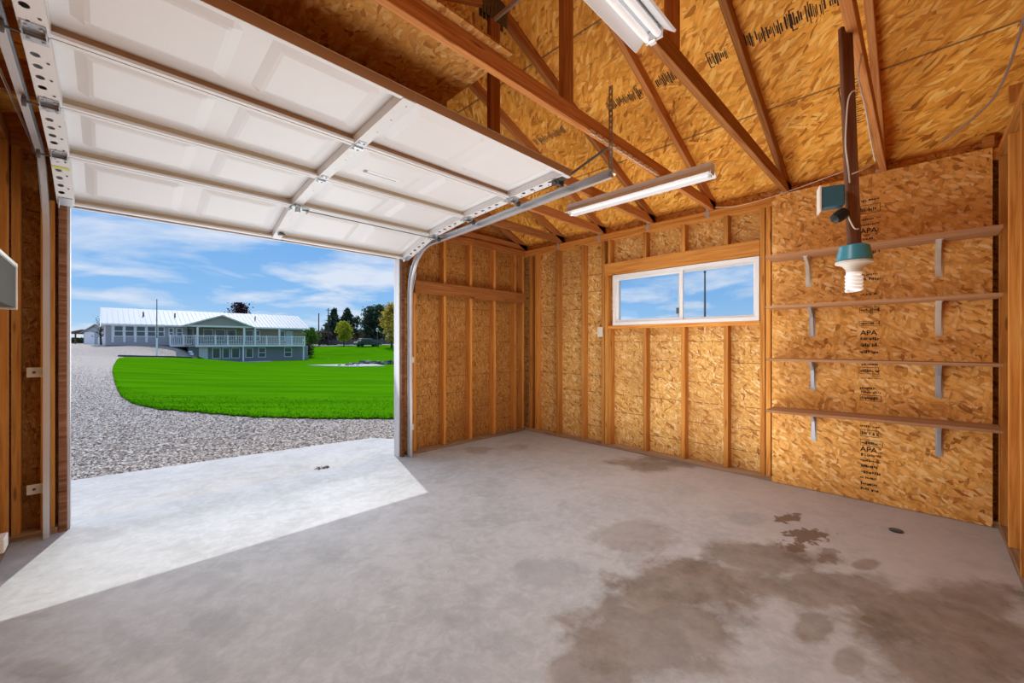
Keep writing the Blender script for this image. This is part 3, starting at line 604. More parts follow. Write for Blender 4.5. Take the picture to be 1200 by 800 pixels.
for i in range(4):
    mt, H = secm(i); H -= .006
    Wm = Matrix(mt)
    m = MB(); N0 = .045
    xs = [W0]; cols = []
    for a, b in ((W0+.075, CS-.035), (CS+.035, W1-.075)):
        mid = (a+b)/2
        for p, q in ((a+.05, mid-.045), (mid+.045, b-.05)): cols.append((p, q))
    for p, q in cols: xs += [p, p+.035, p+.05, q-.05, q-.035, q]
    xs += [W1]
    vsn = [0, .075, .110, .125, H-.125, H-.110, H-.075, H]
    def dep(ix, iv):
        # 0 outside the panel, then bevel down to the groove and back up to the field
        if ix in (0, len(xs)-1) or iv in (0, 7): return 0
        k = (ix-1) % 6; a = min(k, 5-k); b = min(iv-1, 6-iv); d = min(a, b)
        return (0, -.011, -.014)[d]
    vs = [(x, v, N0+dep(ix, iv)) for ix, x in enumerate(xs) for iv, v in enumerate(vsn)]
    n = len(vsn); fs = [(ix*n+iv, (ix+1)*n+iv, (ix+1)*n+iv+1, ix*n+iv+1) for ix in range(len(xs)-1) for iv in range(n-1)]
    m.add(vs, fs, 0)
    m.box((W0, .0, N0+.002), (W1, H, N0+.006), 1)       # outer skin
    sec = m.build('door_section', [M['white'], M['tan']], gd, mt)
    m = MB()
    m.box((W0, H-.003, .001), (W1, H, N0)); m.box((W0, 0, .001), (W1, .003, N0))
    m.build('section_edge', M['brown'] if i == 0 else M['tan'], sec, mt)
    m = MB()
    m.box((W0, H-.020, -.001), (W1, H, .001)); m.box((W0, 0, -.001), (W1, .020, .001))
    m.box((W0, H-.0205, .001), (W1, H-.0185, .012)); 
    m.build('section_lip', M['white'], sec, mt)
    # stiles
    for k, (a, b) in enumerate(((W0, W0+.075), (CS-.032, CS+.032), (W1-.075, W1))):
        m = MB()
        if k == 1: holes = [(CS+(-.012 if j % 2 else .012), .05+j*(H-.1)/6, .0035, .0035) for j in range(7)]
        else: holes = [((a+b)/2-.012, .06+j*(H-.12)/5, .013 if 0 < j < 5 else .005, .016 if 0 < j < 5 else .005) for j in range(6)]
        plate_holes(m, a, b, 0, H, holes, -.004)
        m.box((a, 0, -.004), (a+.0015, H, N0-.002)); m.box((b-.0015, 0, -.004), (b, H, N0-.002))
        m.build('end_stile' if k != 1 else 'center_stile', M['white'], sec, mt)
        if k != 1:
            m = MB()
            for j in range(4): m.lathe([(.004, -.0075), (.005, -.0045)], ((a+b)/2+.018, .05+.13*j, 0), n=8)
            m.build('screw', M['dark_metal'], sec, mt)
# hinges, roller brackets at the joints
for i in range(1, 5):
    y, z = PTS[i]; (y0, z0) = PTS[i-1]
    v = Vector((0, y-y0, z-z0)).normalized(); nn = Vector((1, 0, 0)).cross(v)
    mt = Matrix(((1, v.x, nn.x, 0), (0, v.y, nn.y, y), (0, v.z, nn.z, z), (0, 0, 0, 1)))
    for k, cx in enumerate((W0+.0375, CS, W1-.0375)):
        m = MB(); w = .03 if k != 1 else .022
        if i < 4:
            m.box((cx-w, -.065, -.008), (cx+w, -.008, -.005)); m.box((cx-w, .008, -.008), (cx+w, .055, -.005))
            m.tube([(cx-w-.002, 0, -.012), (cx+w+.002, 0, -.012)], .008, 10)
            for a, b in ((-.6, -.045), (.6, -.045), (-.6, .035), (.6, .035)): m.lathe([(.006, -.013), (.006, -.008)], (cx+a*w, b, 0), n=6)
            if k != 1: m.box((cx-w, -.05, -.028), (cx-w+.003, .02, -.006)); m.box((cx+w-.003, -.05, -.028), (cx+w, .02, -.006))
        elif k != 1:
            m.box((cx-w, -.09, -.009), (cx+w, -.004, -.005)); m.box((cx-w, -.05, -.035), (cx-w+.003, -.01, -.005))
        if m.v: m.build('hinge' if i < 4 else 'bottom_bracket', M['galv'], gd, mt)
        if k != 1 and i < 4:
            s = -1 if k == 0 else 1; ex = cx+s*.075
            m = MB(); m.tube([(cx-s*.03, -.01, -.02), (ex, -.01, -.02)], .0045, 8); m.build('roller_stem', M['dark_metal'], gd, mt)
            m = MB(); m.lathe([(.008, -.008), (.022, -.006), (.022, .006), (.008, .008)], (ex, -.01, -.02), axis=(1, 0, 0), n=16); m.build('roller', M['dark_metal'], gd, mt)
# top roller brackets
y, z = PTS[0]
for k, cx in enumerate((W0+.03, W1-.03)):
    s = -1 if k == 0 else 1
    m = MB(); m.box((cx-.03, y+.03, z-.010), (cx+.03, y+.12, z-.006)); m.box((cx-.03, y+.06, z-.045), (cx-.026, y+.12, z-.006)); m.box((cx+.026, y+.06, z-.045), (cx+.03, y+.12, z-.006))
    m.lathe([(.012, -.05), (.012, .05)], (cx, y+.09, z-.03), axis=(1, 0, 0), n=8)
    m.build('top_roller_bracket', M['dark_metal'], gd)
# lock bar and its bracket, latch sticker
m = MB(); m.tube([(CS+.03, 3.20, 2.175), (W1-.03, 3.20, 2.175)], .004, 6); m.build('lock_rod', M['dark_metal'], gd)
m = MB(); m.box((CS-.05, 3.17, 2.18), (CS+.07, 3.23, 2.187)); m.box((CS-.05, 3.17, 2.155), (CS-.046, 3.23, 2.185)); m.box((CS+.066, 3.17, 2.155), (CS+.07, 3.23, 2.185)); m.lathe([(.018, -.02), (.018, .01)], (CS+.0, 3.2, 2.17), n=10)
m.tube([(CS-.10, 3.19, 2.172), (CS-.05, 3.2, 2.175)], .004, 6)
m.build('lock_bracket', M['galv'], gd)
m = MB(); m.box((CS-.012, 3.60, 2.065), (CS+.03, 3.64, 2.078)); m.build('lift_handle', M['dark_metal'], gd)
# sticker on the second section
mt, H = secm(1)
m = MB(); m.box((1.16, .30, .0295), (1.41, .345, .0302)); m.box((1.165, .33, .029), (1.40, .337, .0296), 1); m.lathe([(.014, .0285), (.014, .0292)], (1.175, .315, 0), n=12, mi=1)
m.build('sticker', [M['lampwhite'], plain('grey print', (.25, .28, .32, 1))], gd, mt)
mt, H = secm(3)
m = MB(); m.box((W0+.004, .10, -.006), (W0+.07, .125, -.005)); m.build('chalk_mark', plain('yellow green chalk', (.65, .68, .18, 1)), gd, mt)
# tracks
def track_path(dz=0):
    pts = [(3.795, .005), (3.795, 1.0), (3.795, 1.72+dz)]; cx, cz, R = 3.795-.42, 1.72+dz, .42
    for k in range(1, 12):
        a = math.radians(90*k/11*.955); pts.append((cx+R*math.cos(a), cz+R*1.13*math.sin(a)))
    pts += [(2.7, 2.215+dz), (1.38, 2.272+dz)]
    return pts
def make_track(xc, s, lab):
    TP = track_path(.08 if s < 0 else 0)
    t = empty('door_track', (xc, 3.795, 0), label=lab, cat='garage door track', group='garage door tracks')
    prof = [(-s*.013, -.025), (-s*.016, -.022), (-s*.013, -.027), (s*.012, -.027), (s*.014, -.020), (s*.014, .020), (s*.012, .027), (-s*.013, .027), (-s*.016, .022), (-s*.013, .025)]
    prof = [(-s*.014, -.020), (-s*.014, -.027), (s*.013, -.027), (s*.013, .027), (-s*.014, .027), (-s*.014, .020)]
    vs = []; k = len(prof)
    for off in (0, 1):
        for i, (y, z) in enumerate(TP):
            a = TP[max(i-1, 0)]; b = TP[min(i+1, len(TP)-1)]; d = Vector((b[0]-a[0], b[1]-a[1])).normalized(); nrm = Vector((-d.y, d.x))
            for (px, pn) in prof:
                q = 1-off*.06; vs.append((xc+px*q, y+nrm.x*pn*q, z+nrm.y*pn*q))
    n = len(TP); fs = []
    for off in (0, 1):
        o = off*n*k
        for i in range(n-1):
            for j in range(k-1): fs.append((o+i*k+j, o+i*k+j+1, o+(i+1)*k+j+1, o+(i+1)*k+j))
    m = MB(); m.add(vs, fs); m.build('rail', M['track'], t)
    # flag bracket at the turn
    m = MB(); poly = [(3.855, 1.66), (3.855, 2.02), (3.74, 2.02), (3.70, 1.93), (3.80, 1.66)] if s > 0 else [(3.855, 2.02), (3.855, 2.40), (3.70, 2.40), (3.55, 2.24), (3.76, 2.02)]
    m.prism(poly, 0, xc+s*.016, xc+s*.019)
    m.build('flag_bracket', M['galv'], t)
    for z in (.30, 1.02):
        m = MB(); m.box((xc+s*.012, YD-.0045, z-.03), (xc+s*.085, YD-.001, z+.03)); m.box((xc+s*.0135, 3.80, z-.03), (xc+s*.0165, YD-.001, z+.03)); m.lathe([(.008, 0), (.008, .006)], (xc+s*.055, YD-.008, z), axis=(0, 1, 0), n=8, mi=1)
        m.build('jamb_bracket', [M['cream'], M['dark_metal']], t)
    m = MB(); 
    return t
tl = make_track(-.262, -1, 'galvanized door track with round bend on the left, rising past the sky opening')
tr = make_track(2.262, 1, 'galvanized door track on the right, bending from the jamb to overhead')
for (t, xc, s) in ((tl, -.262, -1), (tr, 2.262, 1)):
    # perforated hanger angle
    m = MB(); zt = 2.83 if s > 0 else 2.72; x0 = xc-s*.03
    plate = MB()
    L = zt-2.25; n = int(L/.035)
    m2 = MB(); plate_holes(m2, -.015, .015, 0, L, [(0, .018+k*.035, .0045, .010) for k in range(n)], 0)
    plate_m = Matrix(((0, 0, 1, x0+s*.03), (1, 0, 0, 1.40-.012), (0, 1, 0, 2.25), (0, 0, 0, 1)))
    m2.box((.0135, 0, -.0), (.015, L, .02))
    m2.build('hanger_angle', M['galv'], t, plate_m)
    m = MB(); m.tube([(xc, 1.37, 2.27), (xc, 1.36, 2.275)], .02, 8); m.build('end_bolt', M['galv'], t)
m = MB(); m.tube([(2.235, 1.392, 2.43), (2.235, 1.76, 2.325)], .008, 6); m.build('brace_bar', M['dark_metal'], tr)
# lift cables and pulley on the left
t = empty('lift_cable', (-.312, 3.78, 2.375), label='thin pair of lift cables running up beside the left door track', cat='cable')
m = MB(); m.tube([(-.315, 3.78, 2.40), (-.318, 2.67, 2.355), (-.32, 1.5, 2.33)], .0022, 6); m.build('cable_strand', M['galv'], t)
m = MB(); m.tube([(-.308, 3.78, 2.36), (-.308, 2.67, 2.30), (-.308, 1.5, 2.27)], .0022, 6); m.build('cable_strand', M['galv'], t)
m = MB(); m.lathe([(.02, -.006), (.035, -.006), (.03, 0), (.035, .006), (.02, .006)], (-.312, 3.78, 2.375), axis=(1, 0, 0), n=20); m.build('pulley', M['galv'], t)
# ---------------------------------------------------------------- fluorescent lights
def fluoro(lab, c, ax, L, wide, strip):
    t = empty('fluorescent_light', c, label=lab, cat='ceiling light')
    R = Matrix.Translation(c) @ Matrix.Rotation(0 if ax == 'x' else PI/2, 4, 'Z')
    m = MB(); hw = wide/2
    # folded reflector shade: cross-section in (y,z), along x
    prof = [(-hw, -.045), (-hw*.92, -.050), (-.035, -.012), (-.032, .03), (.032, .03), (.035, -.012), (hw*.92, -.050), (hw, -.045), (.040, .0), (.036, .035), (-.036, .035), (-.040, .0)]
    m.prism([(a, b) for a, b in prof], 0, -L/2, L/2)
    m.build('reflector', M['lampwhite'], t, R, bevel=0)
    m = MB()
    for e in (-1, 1):
        m = MB(); m.prism([(-.034, -.045), (.034, -.045), (.034, .034), (-.034, .034)], 0, e*(L/2-.012), e*(L/2-.002)); m.box((e*(L/2-.03), -.012, -.062), (e*(L/2-.010), .012, -.02)); m.build('end_cap', M['lampwhite'], t, R)
    m = MB(); m.box((-L/2+.03, -.028, -.016), (L/2-.03, .028, -.008)); m.build('ballast_cover', M['lampwhite'], t, R)
    m = MB()
    for o in strip: m.tube([(-L/2+.02, o, -.035), (L/2-.02, o, -.035)], .013, 12)
    m.build('tube', M['tube'], t, R, smooth=True)
    fd = bpy.data.lights.new('tube_light', 'AREA'); fd.shape = 'RECTANGLE'; fd.size = L-.1; fd.size_y = .06; fd.energy = TUBE_W; fd.color = (.95, .97, 1)
    fo = bpy.data.objects.new('tube_light', fd); COL.objects.link(fo); fo.location = (c[0], c[1], c[2]-.055); fo.rotation_euler = (0, 0, 0 if ax == 'x' else PI/2)
    return t
fluoro('white strip light with wide reflector at the top edge, under the second truss', (.92, .74, PT-.040), 'x', 1.22, .17, (-.022, .022))
fluoro('white strip light hung crosswise under the trusses, above the window wall', (3.02, 1.66, PT-.040), 'y', 1.25, .155, (0,))
# conduit under the ridge
o = MB().tube([(1.70, 1.86, 3.2), (1.70, .9, 3.2)], .012, 10).build('conduit', M['galv']); tag(o, 'short bright metal pipe high between the king posts', 'pipe')
# ---------------------------------------------------------------- hanging board, boxes and bulb
hb = empty('hanging_board', (2.165, .205, 1.62), label='dark board hanging down from the truss nearest the camera', cat='board')
axu = Vector((.70, -.70, .12)).normalized()
beam('board', (2.172, .195, 1.605), (2.158, .222, 2.50), .048, .02, M['board'], hb, up=(-.72, -.69, 0))
def at(px, py, D): return Vector(((CY*D + SY*(px-600)/FPX*D), (SY*D - CY*(px-600)/FPX*D), EYE-(py-402)/FPX*D))
RGT = Vector((SY, -CY, 0)); FWD = Vector((CY, SY, 0))
def axm(c, yaw=0):
    r = Matrix.Rotation(yaw, 3, 'Z'); x = r @ RGT; y = r @ FWD
    return Matrix(((x.x, y.x, 0, c[0]), (x.y, y.y, 0, c[1]), (0, 0, 1, c[2]), (0, 0, 0, 1)))
c = Vector((2.105, .262, 1.795))
jb = empty('junction_box', c, label='faded blue electrical box with cream cover beside the hanging board', cat='electrical box')
MB().box((-.034, -.03, -.042), (.040, .03, .042)).build('box_body', M['blue_dark'], jb, axm(c, -.5), bevel=.004)
MB().box((-.043, -.034, -.055), (-.0345, .034, .048)).build('box_cover', M['cream'], jb, axm(c, -.5), bevel=.002)
c2 = Vector((2.115, .235, 1.718))
o = MB().lathe([(.008, -.032), (.02, -.026), (.024, 0), (.022, .025), (.012, .03)], (0, 0, 0), axis=(.8, 0, .5), n=12).build('electrical_plug', M['black'], None, axm(c2)); tag(o, 'black plug hanging just under the blue electrical box', 'plug')
c3 = Vector((2.168, .195, 1.548))
ls = empty('bulb_socket', c3, label='bright blue round socket box holding a white spiral bulb under the hanging board', cat='lamp')
MB().lathe([(.043, .04), (.050, .035), (.060, -.022), (.056, -.026)], (0, 0, .012), n=16).build('socket_box', M['blue'], ls, axm(c3), smooth=True)
m = MB(); m.lathe([(.062, -.014), (.062, -.022), (.040, -.030), (.028, -.045), (.026, -.058)], (0, 0, 0), n=24); m.build('lamp_holder', M['cream'], ls, axm(c3), smooth=True)
m = MB(); pts = []
for k in range(90):
    a = k/89*2*PI*4.5; pts.append((.023*math.cos(a), .023*math.sin(a), -.068-.066*k/89))
m.tube(pts, .0075, 8); m.lathe([(.024, -.050), (.026, -.066), (.018, -.072)], n=16)
M['bulb'] = emit_mat('white spiral bulb glass', (1, .97, .92, 1), .25)
m.build('spiral_bulb', M['bulb'], ls, axm(c3), smooth=True)
def cable(name, pts, r, lab, mat='wire'):
    # smooth catmull curve
    P = [Vector(p) for p in pts]; P = [P[0]]+P+[P[-1]]; out = []
    for i in range(1, len(P)-2):
        for k in range(8):
            t = k/8; a, b, c_, d = P[i-1:i+3]
            out.append(.5*((2*b)+(c_-a)*t+(2*a-5*b+4*c_-d)*t*t+(3*b-a-3*c_+d)*t**3))
    out.append(P[-2]); o = MB().tube(out, r, 6).build(name, M[mat], smooth=True); tag(o, lab, 'cable'); return o
DB = 1.655
cable('electric_cable', [at(1003, 106, 1.62), at(998, 108, 1.62), at(994, 118, 1.63), at(992, 140, 1.64), at(991, 170, 1.64), at(994, 195, 1.64), at(996, 214, 1.66)], .0028, 'white cable down the left edge of the hanging board')
cable('electric_cable', [at(1010, 62, 1.66), at(1006, 88, 1.64), at(1009, 104, 1.66), at(1015, 130, 1.68), at(1020, 160, 1.70), at(1026, 190, 1.72)], .0028, 'white cable looping down between the hanging board and the nearest truss')
cable('electric_cable', [at(998, 204, 1.64), at(1008, 200, 1.63), at(1018, 195, 1.66), at(1026, 190, 1.72)], .0025, 'short white cable tied across the hanging board')
cable('electric_cable', [at(992, 246, 1.66), at(995, 256, 1.64), at(1001, 267, 1.63), at(1006, 268, 1.63)], .0028, 'white cable from the black plug to the board bottom')
cable('electric_cable', [(XR-.05, -.10, 2.58), (XR-.25, -.22, 2.60), (3.5, -.30, 2.60), (3.0, -.33, 2.68), (2.6, -.33, 2.82)], .006, 'grey cable sagging along the corner by the back wall rafters', 'galv')
cable('electric_cable', [at(1000, 196, 3.0), at(930, 222, 3.3), at(870, 240, 3.5), at(838, 243, 3.65)], .003, 'thin cable running on top of the right plate above the window')
# floor odds and ends
o = MB().lathe([(.034, 0), (.036, .006), (.03, .009), (.012, .010)], (3.577, .115, 0.0005), n=24).build('plastic_cap', M['disc'], smooth=True); tag(o, 'dark blue round cap lying on the floor near the shelves', 'cap')
r = random.Random(3); m = MB()
for k in range(14):
    a = r.uniform(0, 6.28); p = Vector((1.468+r.gauss(0, .025), 4.075+r.gauss(0, .02), .004)); l = r.uniform(.02, .035); d = Vector((math.cos(a), math.sin(a), r.uniform(0, .5)))*l; e = Vector((-math.sin(a), math.cos(a), .2))*l*.35
    m.add([p-d, p+e, p+d, p-e], [(0, 1, 2, 3)])
o = m.build('dry_leaves', plain('dry brown leaf', (.12, .08, .035, 1), .8)); tag(o, 'small clump of dry leaves on the sunlit apron joint', 'leaves', kind='stuff')
# electrical enclosure on the left wall
eb = empty('wall_box', (-.37, 3.05, 1.45), label='grey metal box with white edge on the left wall, cut by the frame', cat='electrical box')
MB().box((XL+.0, 2.85, 1.395), (XL+.055, 3.50, 1.615)).build('box_body', M['grey_box'], eb)
MB().box((XL+.0, 3.5005, 1.385), (XL+.06, 3.53, 1.64)).build('box_flange', M['cream'], eb)
MB().box((XL+.0, 2.85, 1.6155), (XL+.064, 3.50, 1.632)).build('box_rim', M['cream'], eb)
o = MB().box((XL+.0, 3.30, .13), (XL+.04, 3.42, .20)).build('outlet_box', M['cream'], None, bevel=.004); tag(o, 'small white outlet box low on the left wall', 'outlet')
#EXTERIOR
# ================================================================ OUTDOORS
# D = distance ahead of the garage, L = distance to the right, both measured on the ground
def ground(D, L): return Vector((CY*D + SY*L, SY*D - CY*L, 0))
CP = [(0, 0, -.10), (0, -8, -.10), (5, -8, -.10), (5, 4, -.10), (3, 14, -.1), (-8, 0, -.1), (0, -25, .0), (8, -11, -.10), (9, 0, -.12), (10, 12, -.15), (14, -8, -.16), (14, -15, .0), (12, -20, .12),
      (20, -10, -.36), (20, -20, .08), (20, -32, .35), (20, 6, -.4), (27, -18, -.52), (27, -30, .28), (30, -5, -.72), (32, -45, .62), (33, -32, .02), (33, -25, -.62), (37.5, -38.5, .25), (38, -36, -.04), (38.3, -33, -.12), (39, -30.5, -.30), (40.2, -29, -.5), (44.0, -43.2, .80), (47.3, -40.9, .78), (49.5, -41.2, .85), (48.3, -40.0, .70), (47.6, -37.6, -.75), (46, -35.5, -.85), (50.3, -37.0, -1.2), (53.5, -33.7, -1.2), (57.5, -29.8, -1.2), (44, -37.2, -.35), (42, -36.5, .1), (48, -33, -1.15), (62, -34, -1.2), (56, -38, -1.2),
      (36, -27.5, -.60), (36, -33, -.14), (41, -39.8, .55), (43.5, -39.8, .72), (45, -50, .93), (40, -22, -1.0), (40, -10, -1.0), (42, 8, -.8), (46, -30, -1.1), (50, -27, -1.22), (55, -26, -1.2), (60, -27.5, -1.15), (50, -12, -1.0), (52, 4, -.6),
      (60, -20, -.72), (62, -8, -.4), (66, -24, -.2), (74, -28, .45), (74, -12, .5), (74, 10, .5), (66, -31, -.3), (85, -40, .7), (85, -10, .75), (60, -66, 1.05), (80, -80, 1.1), (110, -40, .9), (110, 20, .9), (110, -110, 1.1), (30, 30, -.3), (-20, -30, 0), (-20, 30, 0), (70, 40, .5), (150, -60, 1.0), (150, 40, 1.0), (150, -160, 1.1)]
_P = np.array([(a, b) for a, b, c in CP], float); _z = np.array([c for a, b, c in CP])
def _k(r): return np.where(r > 0, r*r*np.log(np.maximum(r, 1e-9)), 0)
_n = len(CP); _K = _k(np.linalg.norm(_P[:, None]-_P[None], axis=2)) + np.eye(_n)*.02
_A = np.zeros((_n+3, _n+3)); _A[:_n, :_n] = _K; _A[:_n, _n:] = np.c_[np.ones(_n), _P]; _A[_n:, :_n] = _A[:_n, _n:].T
_w = np.linalg.solve(_A, np.r_[_z, 0, 0, 0])
def hz(D, L):
    D = np.asarray(D, float); L = np.asarray(L, float)
    r = np.sqrt((D[..., None]-_P[:, 0])**2 + (L[..., None]-_P[:, 1])**2)
    return _k(r) @ _w[:_n] + _w[_n] + _w[_n+1]*D + _w[_n+2]*L
def gz(D, L):
    return float(hz(np.array([D]), np.array([L]))[0])
def polar_mesh(name, kf, rf0, rf1, nr, mat, lift=0.0, power=2.0, kind=None, rim=0):
    """ground sheet spanned by directions kf (angle from straight ahead) between two distances"""
    vs = []; fs = []; nk = len(kf)
    for i, a in enumerate(kf):
        r0, r1 = rf0(a), rf1(a)
        for j in range(nr+1):
            r = r0 + (r1-r0)*(j/nr)**power; D = r*math.cos(a); L = r*math.sin(a); vs.append((D, L))
    A = np.array(vs); z = hz(A[:, 0], A[:, 1]) + lift
    V = [(CY*d+SY*l, SY*d-CY*l, zz) for (d, l), zz in zip(vs, z)]
    fs = [(i*(nr+1)+j, (i+1)*(nr+1)+j, (i+1)*(nr+1)+j+1, i*(nr+1)+j+1) for i in range(nk-1) for j in range(nr)]
    m = MB(); m.add(V, fs); return m
# gravel ground all round, left out under the garage itself
ks = [math.radians(a) for a in np.arange(-180, 181, 2.0)]
ks = sorted(set([round(k, 5) for k in ks] + [round(math.radians(a), 5) for a in np.arange(-62, -10, .5)]))
g = polar_mesh('gravel_ground', ks, lambda a: 1.0, lambda a: 160, 90, None, 0, 2.0)
keep = []
for f in g.f:
    c = sum((Vector(g.v[i]) for i in f), Vector())/len(f)
    if OXL-.3 < c.x < OXR+.3 and OYN-.3 < c.y < 3.6: continue
    keep.append(f)
g.f = keep; g.mi = [0]*len(keep)
gr = g.build('gravel_ground', M['gravel'], smooth=True); tag(gr, kind='structure', label='grey gravel driveway and yard around the garage')
# far plain out to the horizon
vs = []; fs = []
for i in range(73):
    a = 2*PI*i/72
    for r, z in ((150, .85), (1500, .9)): vs.append((r*math.cos(a), r*math.sin(a), z))
for i in range(72): fs.append((i*2, i*2+2, i*2+3, i*2+1))
tag(MB().add(vs, fs).build('far_field', plain('dry field', (.16, .17, .07, 1), .9)), kind='structure', label='flat farmland out to the horizon')
# lawn: near and far edge distances along each direction
def tabl(t):
    xs = [math.atan((p-600)/FPX) for p, _ in t]; ys_ = [v/math.cos(x) for x, (_, v) in zip(xs, t)]
    return lambda a: float(np.interp(a, xs, ys_))
inn = tabl([(131.5, 17.0), (134, 13.2), (137, 11.3), (142, 9.9), (152, 9.0), (165, 8.45), (185, 8.0), (215, 7.75), (250, 7.45), (300, 7.1), (380, 6.95), (460, 6.95), (640, 7.6), (900, 9)])
out_ = tabl([(131.5, 17.2), (134, 23), (137, 29), (141, 34.5), (146, 37.0), (160, 37.2), (190, 37.6), (214, 39.2), (222, 43.5), (228, 47.5), (232, 50), (240, 62), (300, 80), (370, 86), (460, 84), (640, 90), (900, 90)])
ka = [math.atan((p-600)/FPX) for p in list(np.arange(131.5, 470, 1.1)) + list(range(472, 900, 8))]
rj = random.Random(5); jit = {}
def wob(a, f=1.0): return .05*math.sin(a*170*f)+.035*math.sin(a*391*f+1)+.03*math.sin(a*733+2)
lw = polar_mesh('lawn', ka, lambda a: inn(a)*(1+wob(a)*.10), out_, 110, None, .03, 1.6)
ln = lw.build('lawn', M['grass'], smooth=True); tag(ln, kind='structure', label='bright green lawn beyond the gravel drive')
# grass blades along the near part of the lawn, pebbles on the gravel: uncountable stuff
def blades(n, seed):
    r = random.Random(seed); m = MB(); D_ = []; 
    for _ in range(n):
        a = math.atan((r.uniform(132, 475)-600)/FPX); q = inn(a); rr = q*(1+wob(a)*.10) + (r.random()**2.2)*3; D_.append((rr*math.cos(a), rr*math.sin(a)))
    A = np.array(D_); Z = hz(A[:, 0], A[:, 1])
    for (d, l), z in zip(D_, Z):
        p = ground(d, l); p.z = z+.02; h = r.uniform(.015, .035); t = r.uniform(0, 6.28); w = r.uniform(.006, .014); u = Vector((math.cos(t), math.sin(t), 0))*w; tip = p+Vector((r.gauss(0, .02), r.gauss(0, .02), h))
        m.add([p-u, p+u, tip], [(0, 1, 2)])
    return m
o = blades(9000, 2).build('grass_blades', M['grass']); tag(o, 'short grass blades along the near edge of the lawn', 'grass', kind='stuff')
def pebbles(n, seed):
    r = random.Random(seed); m = MB(); pts = []
    oc = [(1, 0, 0), (0, 1, 0), (-1, 0, 0), (0, -1, 0), (0, 0, .8), (.7, .7, -.3), (-.7, .7, -.3)]
    while len(pts) < n:
        a = math.atan((r.uniform(76, 480)-600)/FPX); D = 3.4+(r.random()**1.25)*17*(.35+.65*r.random()); rr = D/math.cos(a)
        if rr > inn(a)-.03 and (600+FPX*math.tan(a)) > 131: continue
        p = ground(rr*math.cos(a), rr*math.sin(a))
        e = 5.28-(p.x+.23)*.115 if p.x < 1.2 else (5.12-(p.x-1.2)*.142 if p.x < 2.4 else 4.95-(p.x-2.4)*1.5)
        if p.y < e+.01: continue
        pts.append((rr*math.cos(a), rr*math.sin(a)))
    A = np.array(pts); Z = hz(A[:, 0], A[:, 1])
    for (d, l), z in zip(pts, Z):
        p = ground(d, l); s = r.uniform(.006, .021); t = r.uniform(0, 6.28); c, q = math.cos(t)*s, math.sin(t)*s; k = r.uniform(.6, 1.2)
        vv = [(p.x+c*x-q*y*k, p.y+q*x+c*y*k, z+s*.35+w*s*.7) for x, y, w in oc[:5]]
        m.add(vv, [(0, 1, 4), (1, 2, 4), (2, 3, 4), (3, 0, 4)], r.randrange(4))
    return m
pm = [plain('pebble '+n, c, .85) for n, c in (('pale', (.86, .77, .67, 1)), ('grey', (.56, .50, .44, 1)), ('brown', (.42, .33, .26, 1)), ('dark', (.17, .145, .125, 1)))]
o = pebbles(30000, 4).build('gravel_stones', pm); tag(o, 'loose gravel stones covering the drive in front of the apron', 'gravel', kind='stuff')
# ---------------------------------------------------------------- house across the lawn
H0 = (45.0, -44.9); E_ = (.717, .697)
def hxy(s, t):       # s along the front, t out towards the garage
    D = H0[0]+E_[0]*s-E_[1]*t; L = H0[1]+E_[1]*s+E_[0]*t; return ground(D, L)
def hs(px, t=0.0):   # place along the facade that lies in the direction of photo column px
    k = (px-600)/FPX; D0 = H0[0]-E_[1]*t; L0 = H0[1]+E_[0]*t; return (L0-k*D0)/(k*E_[0]-E_[1])
hu = hxy(1, 0)-hxy(0, 0); ht = hxy(0, 1)-hxy(0, 0); ho = hxy(0, 0)
HM = Matrix(((hu.x, ht.x, 0, ho.x), (hu.y, ht.y, 0, ho.y), (0, 0, 1, 0), (0, 0, 0, 1)))
hc = {'sid': plain('grey lap siding', (.44, .42, .43, 1), .7, var=.04), 'olive': plain('olive grey siding', (.36, .31, .24, 1), .7, var=.04), 'base': plain('slate basement siding', (.29, .28, .32, 1), .7, var=.04),
      'wht': plain('white house trim', (.86, .87, .88, 1), .6, var=.02), 'pan': plain('dark house glass', (.09, .12, .135, 1), .12, 0, .6, .05, 1.5), 'roof': plain('white metal roofing', (.62, .64, .67, 1), .4, .0, .4, .02),
      'door': plain('pale blue door', (.50, .62, .68, 1), .5), 'dk': plain('dark crack', (.03, .03, .03, 1), .8), 'found': plain('brown foundation', (.09, .07, .06, 1), .8)}
house = empty('house', HM.translation, label='long white-roofed ranch house with a railed balcony across the lawn', cat='house')
SE = hs(358.5); MF = .95; EV = 3.42; RG = 5.42; DP = 9.0
def hb(m, s0, s1, t0, t1, z0, z1, mi=0): return m.box((s0, t0, z0), (s1, t1, z1), mi)
def hbuild(m, name, mat, parent=None): return m.build(name, mat, parent or house, HM)
sB = hs(219); sPl = hs(229, 2.0); 
m = MB(); hb(m, 0, sB, -DP, -.0, .55, EV); hbuild(m, 'wall', [hc['sid']])
m = MB(); hb(m, sB, SE, -DP, -1.2, MF, EV); hbuild(m, 'upper_wall', hc['olive'])
m = MB(); hb(m, sB+.02, SE-.05, -DP+.02, 1.0, -1.5, MF-.12); hbuild(m, 'basement_wall', hc['base'])
m = MB(); hb(m, -.02, sB, -.05, .04, .55, .95, 0); hbuild(m, 'foundation', hc['found'])
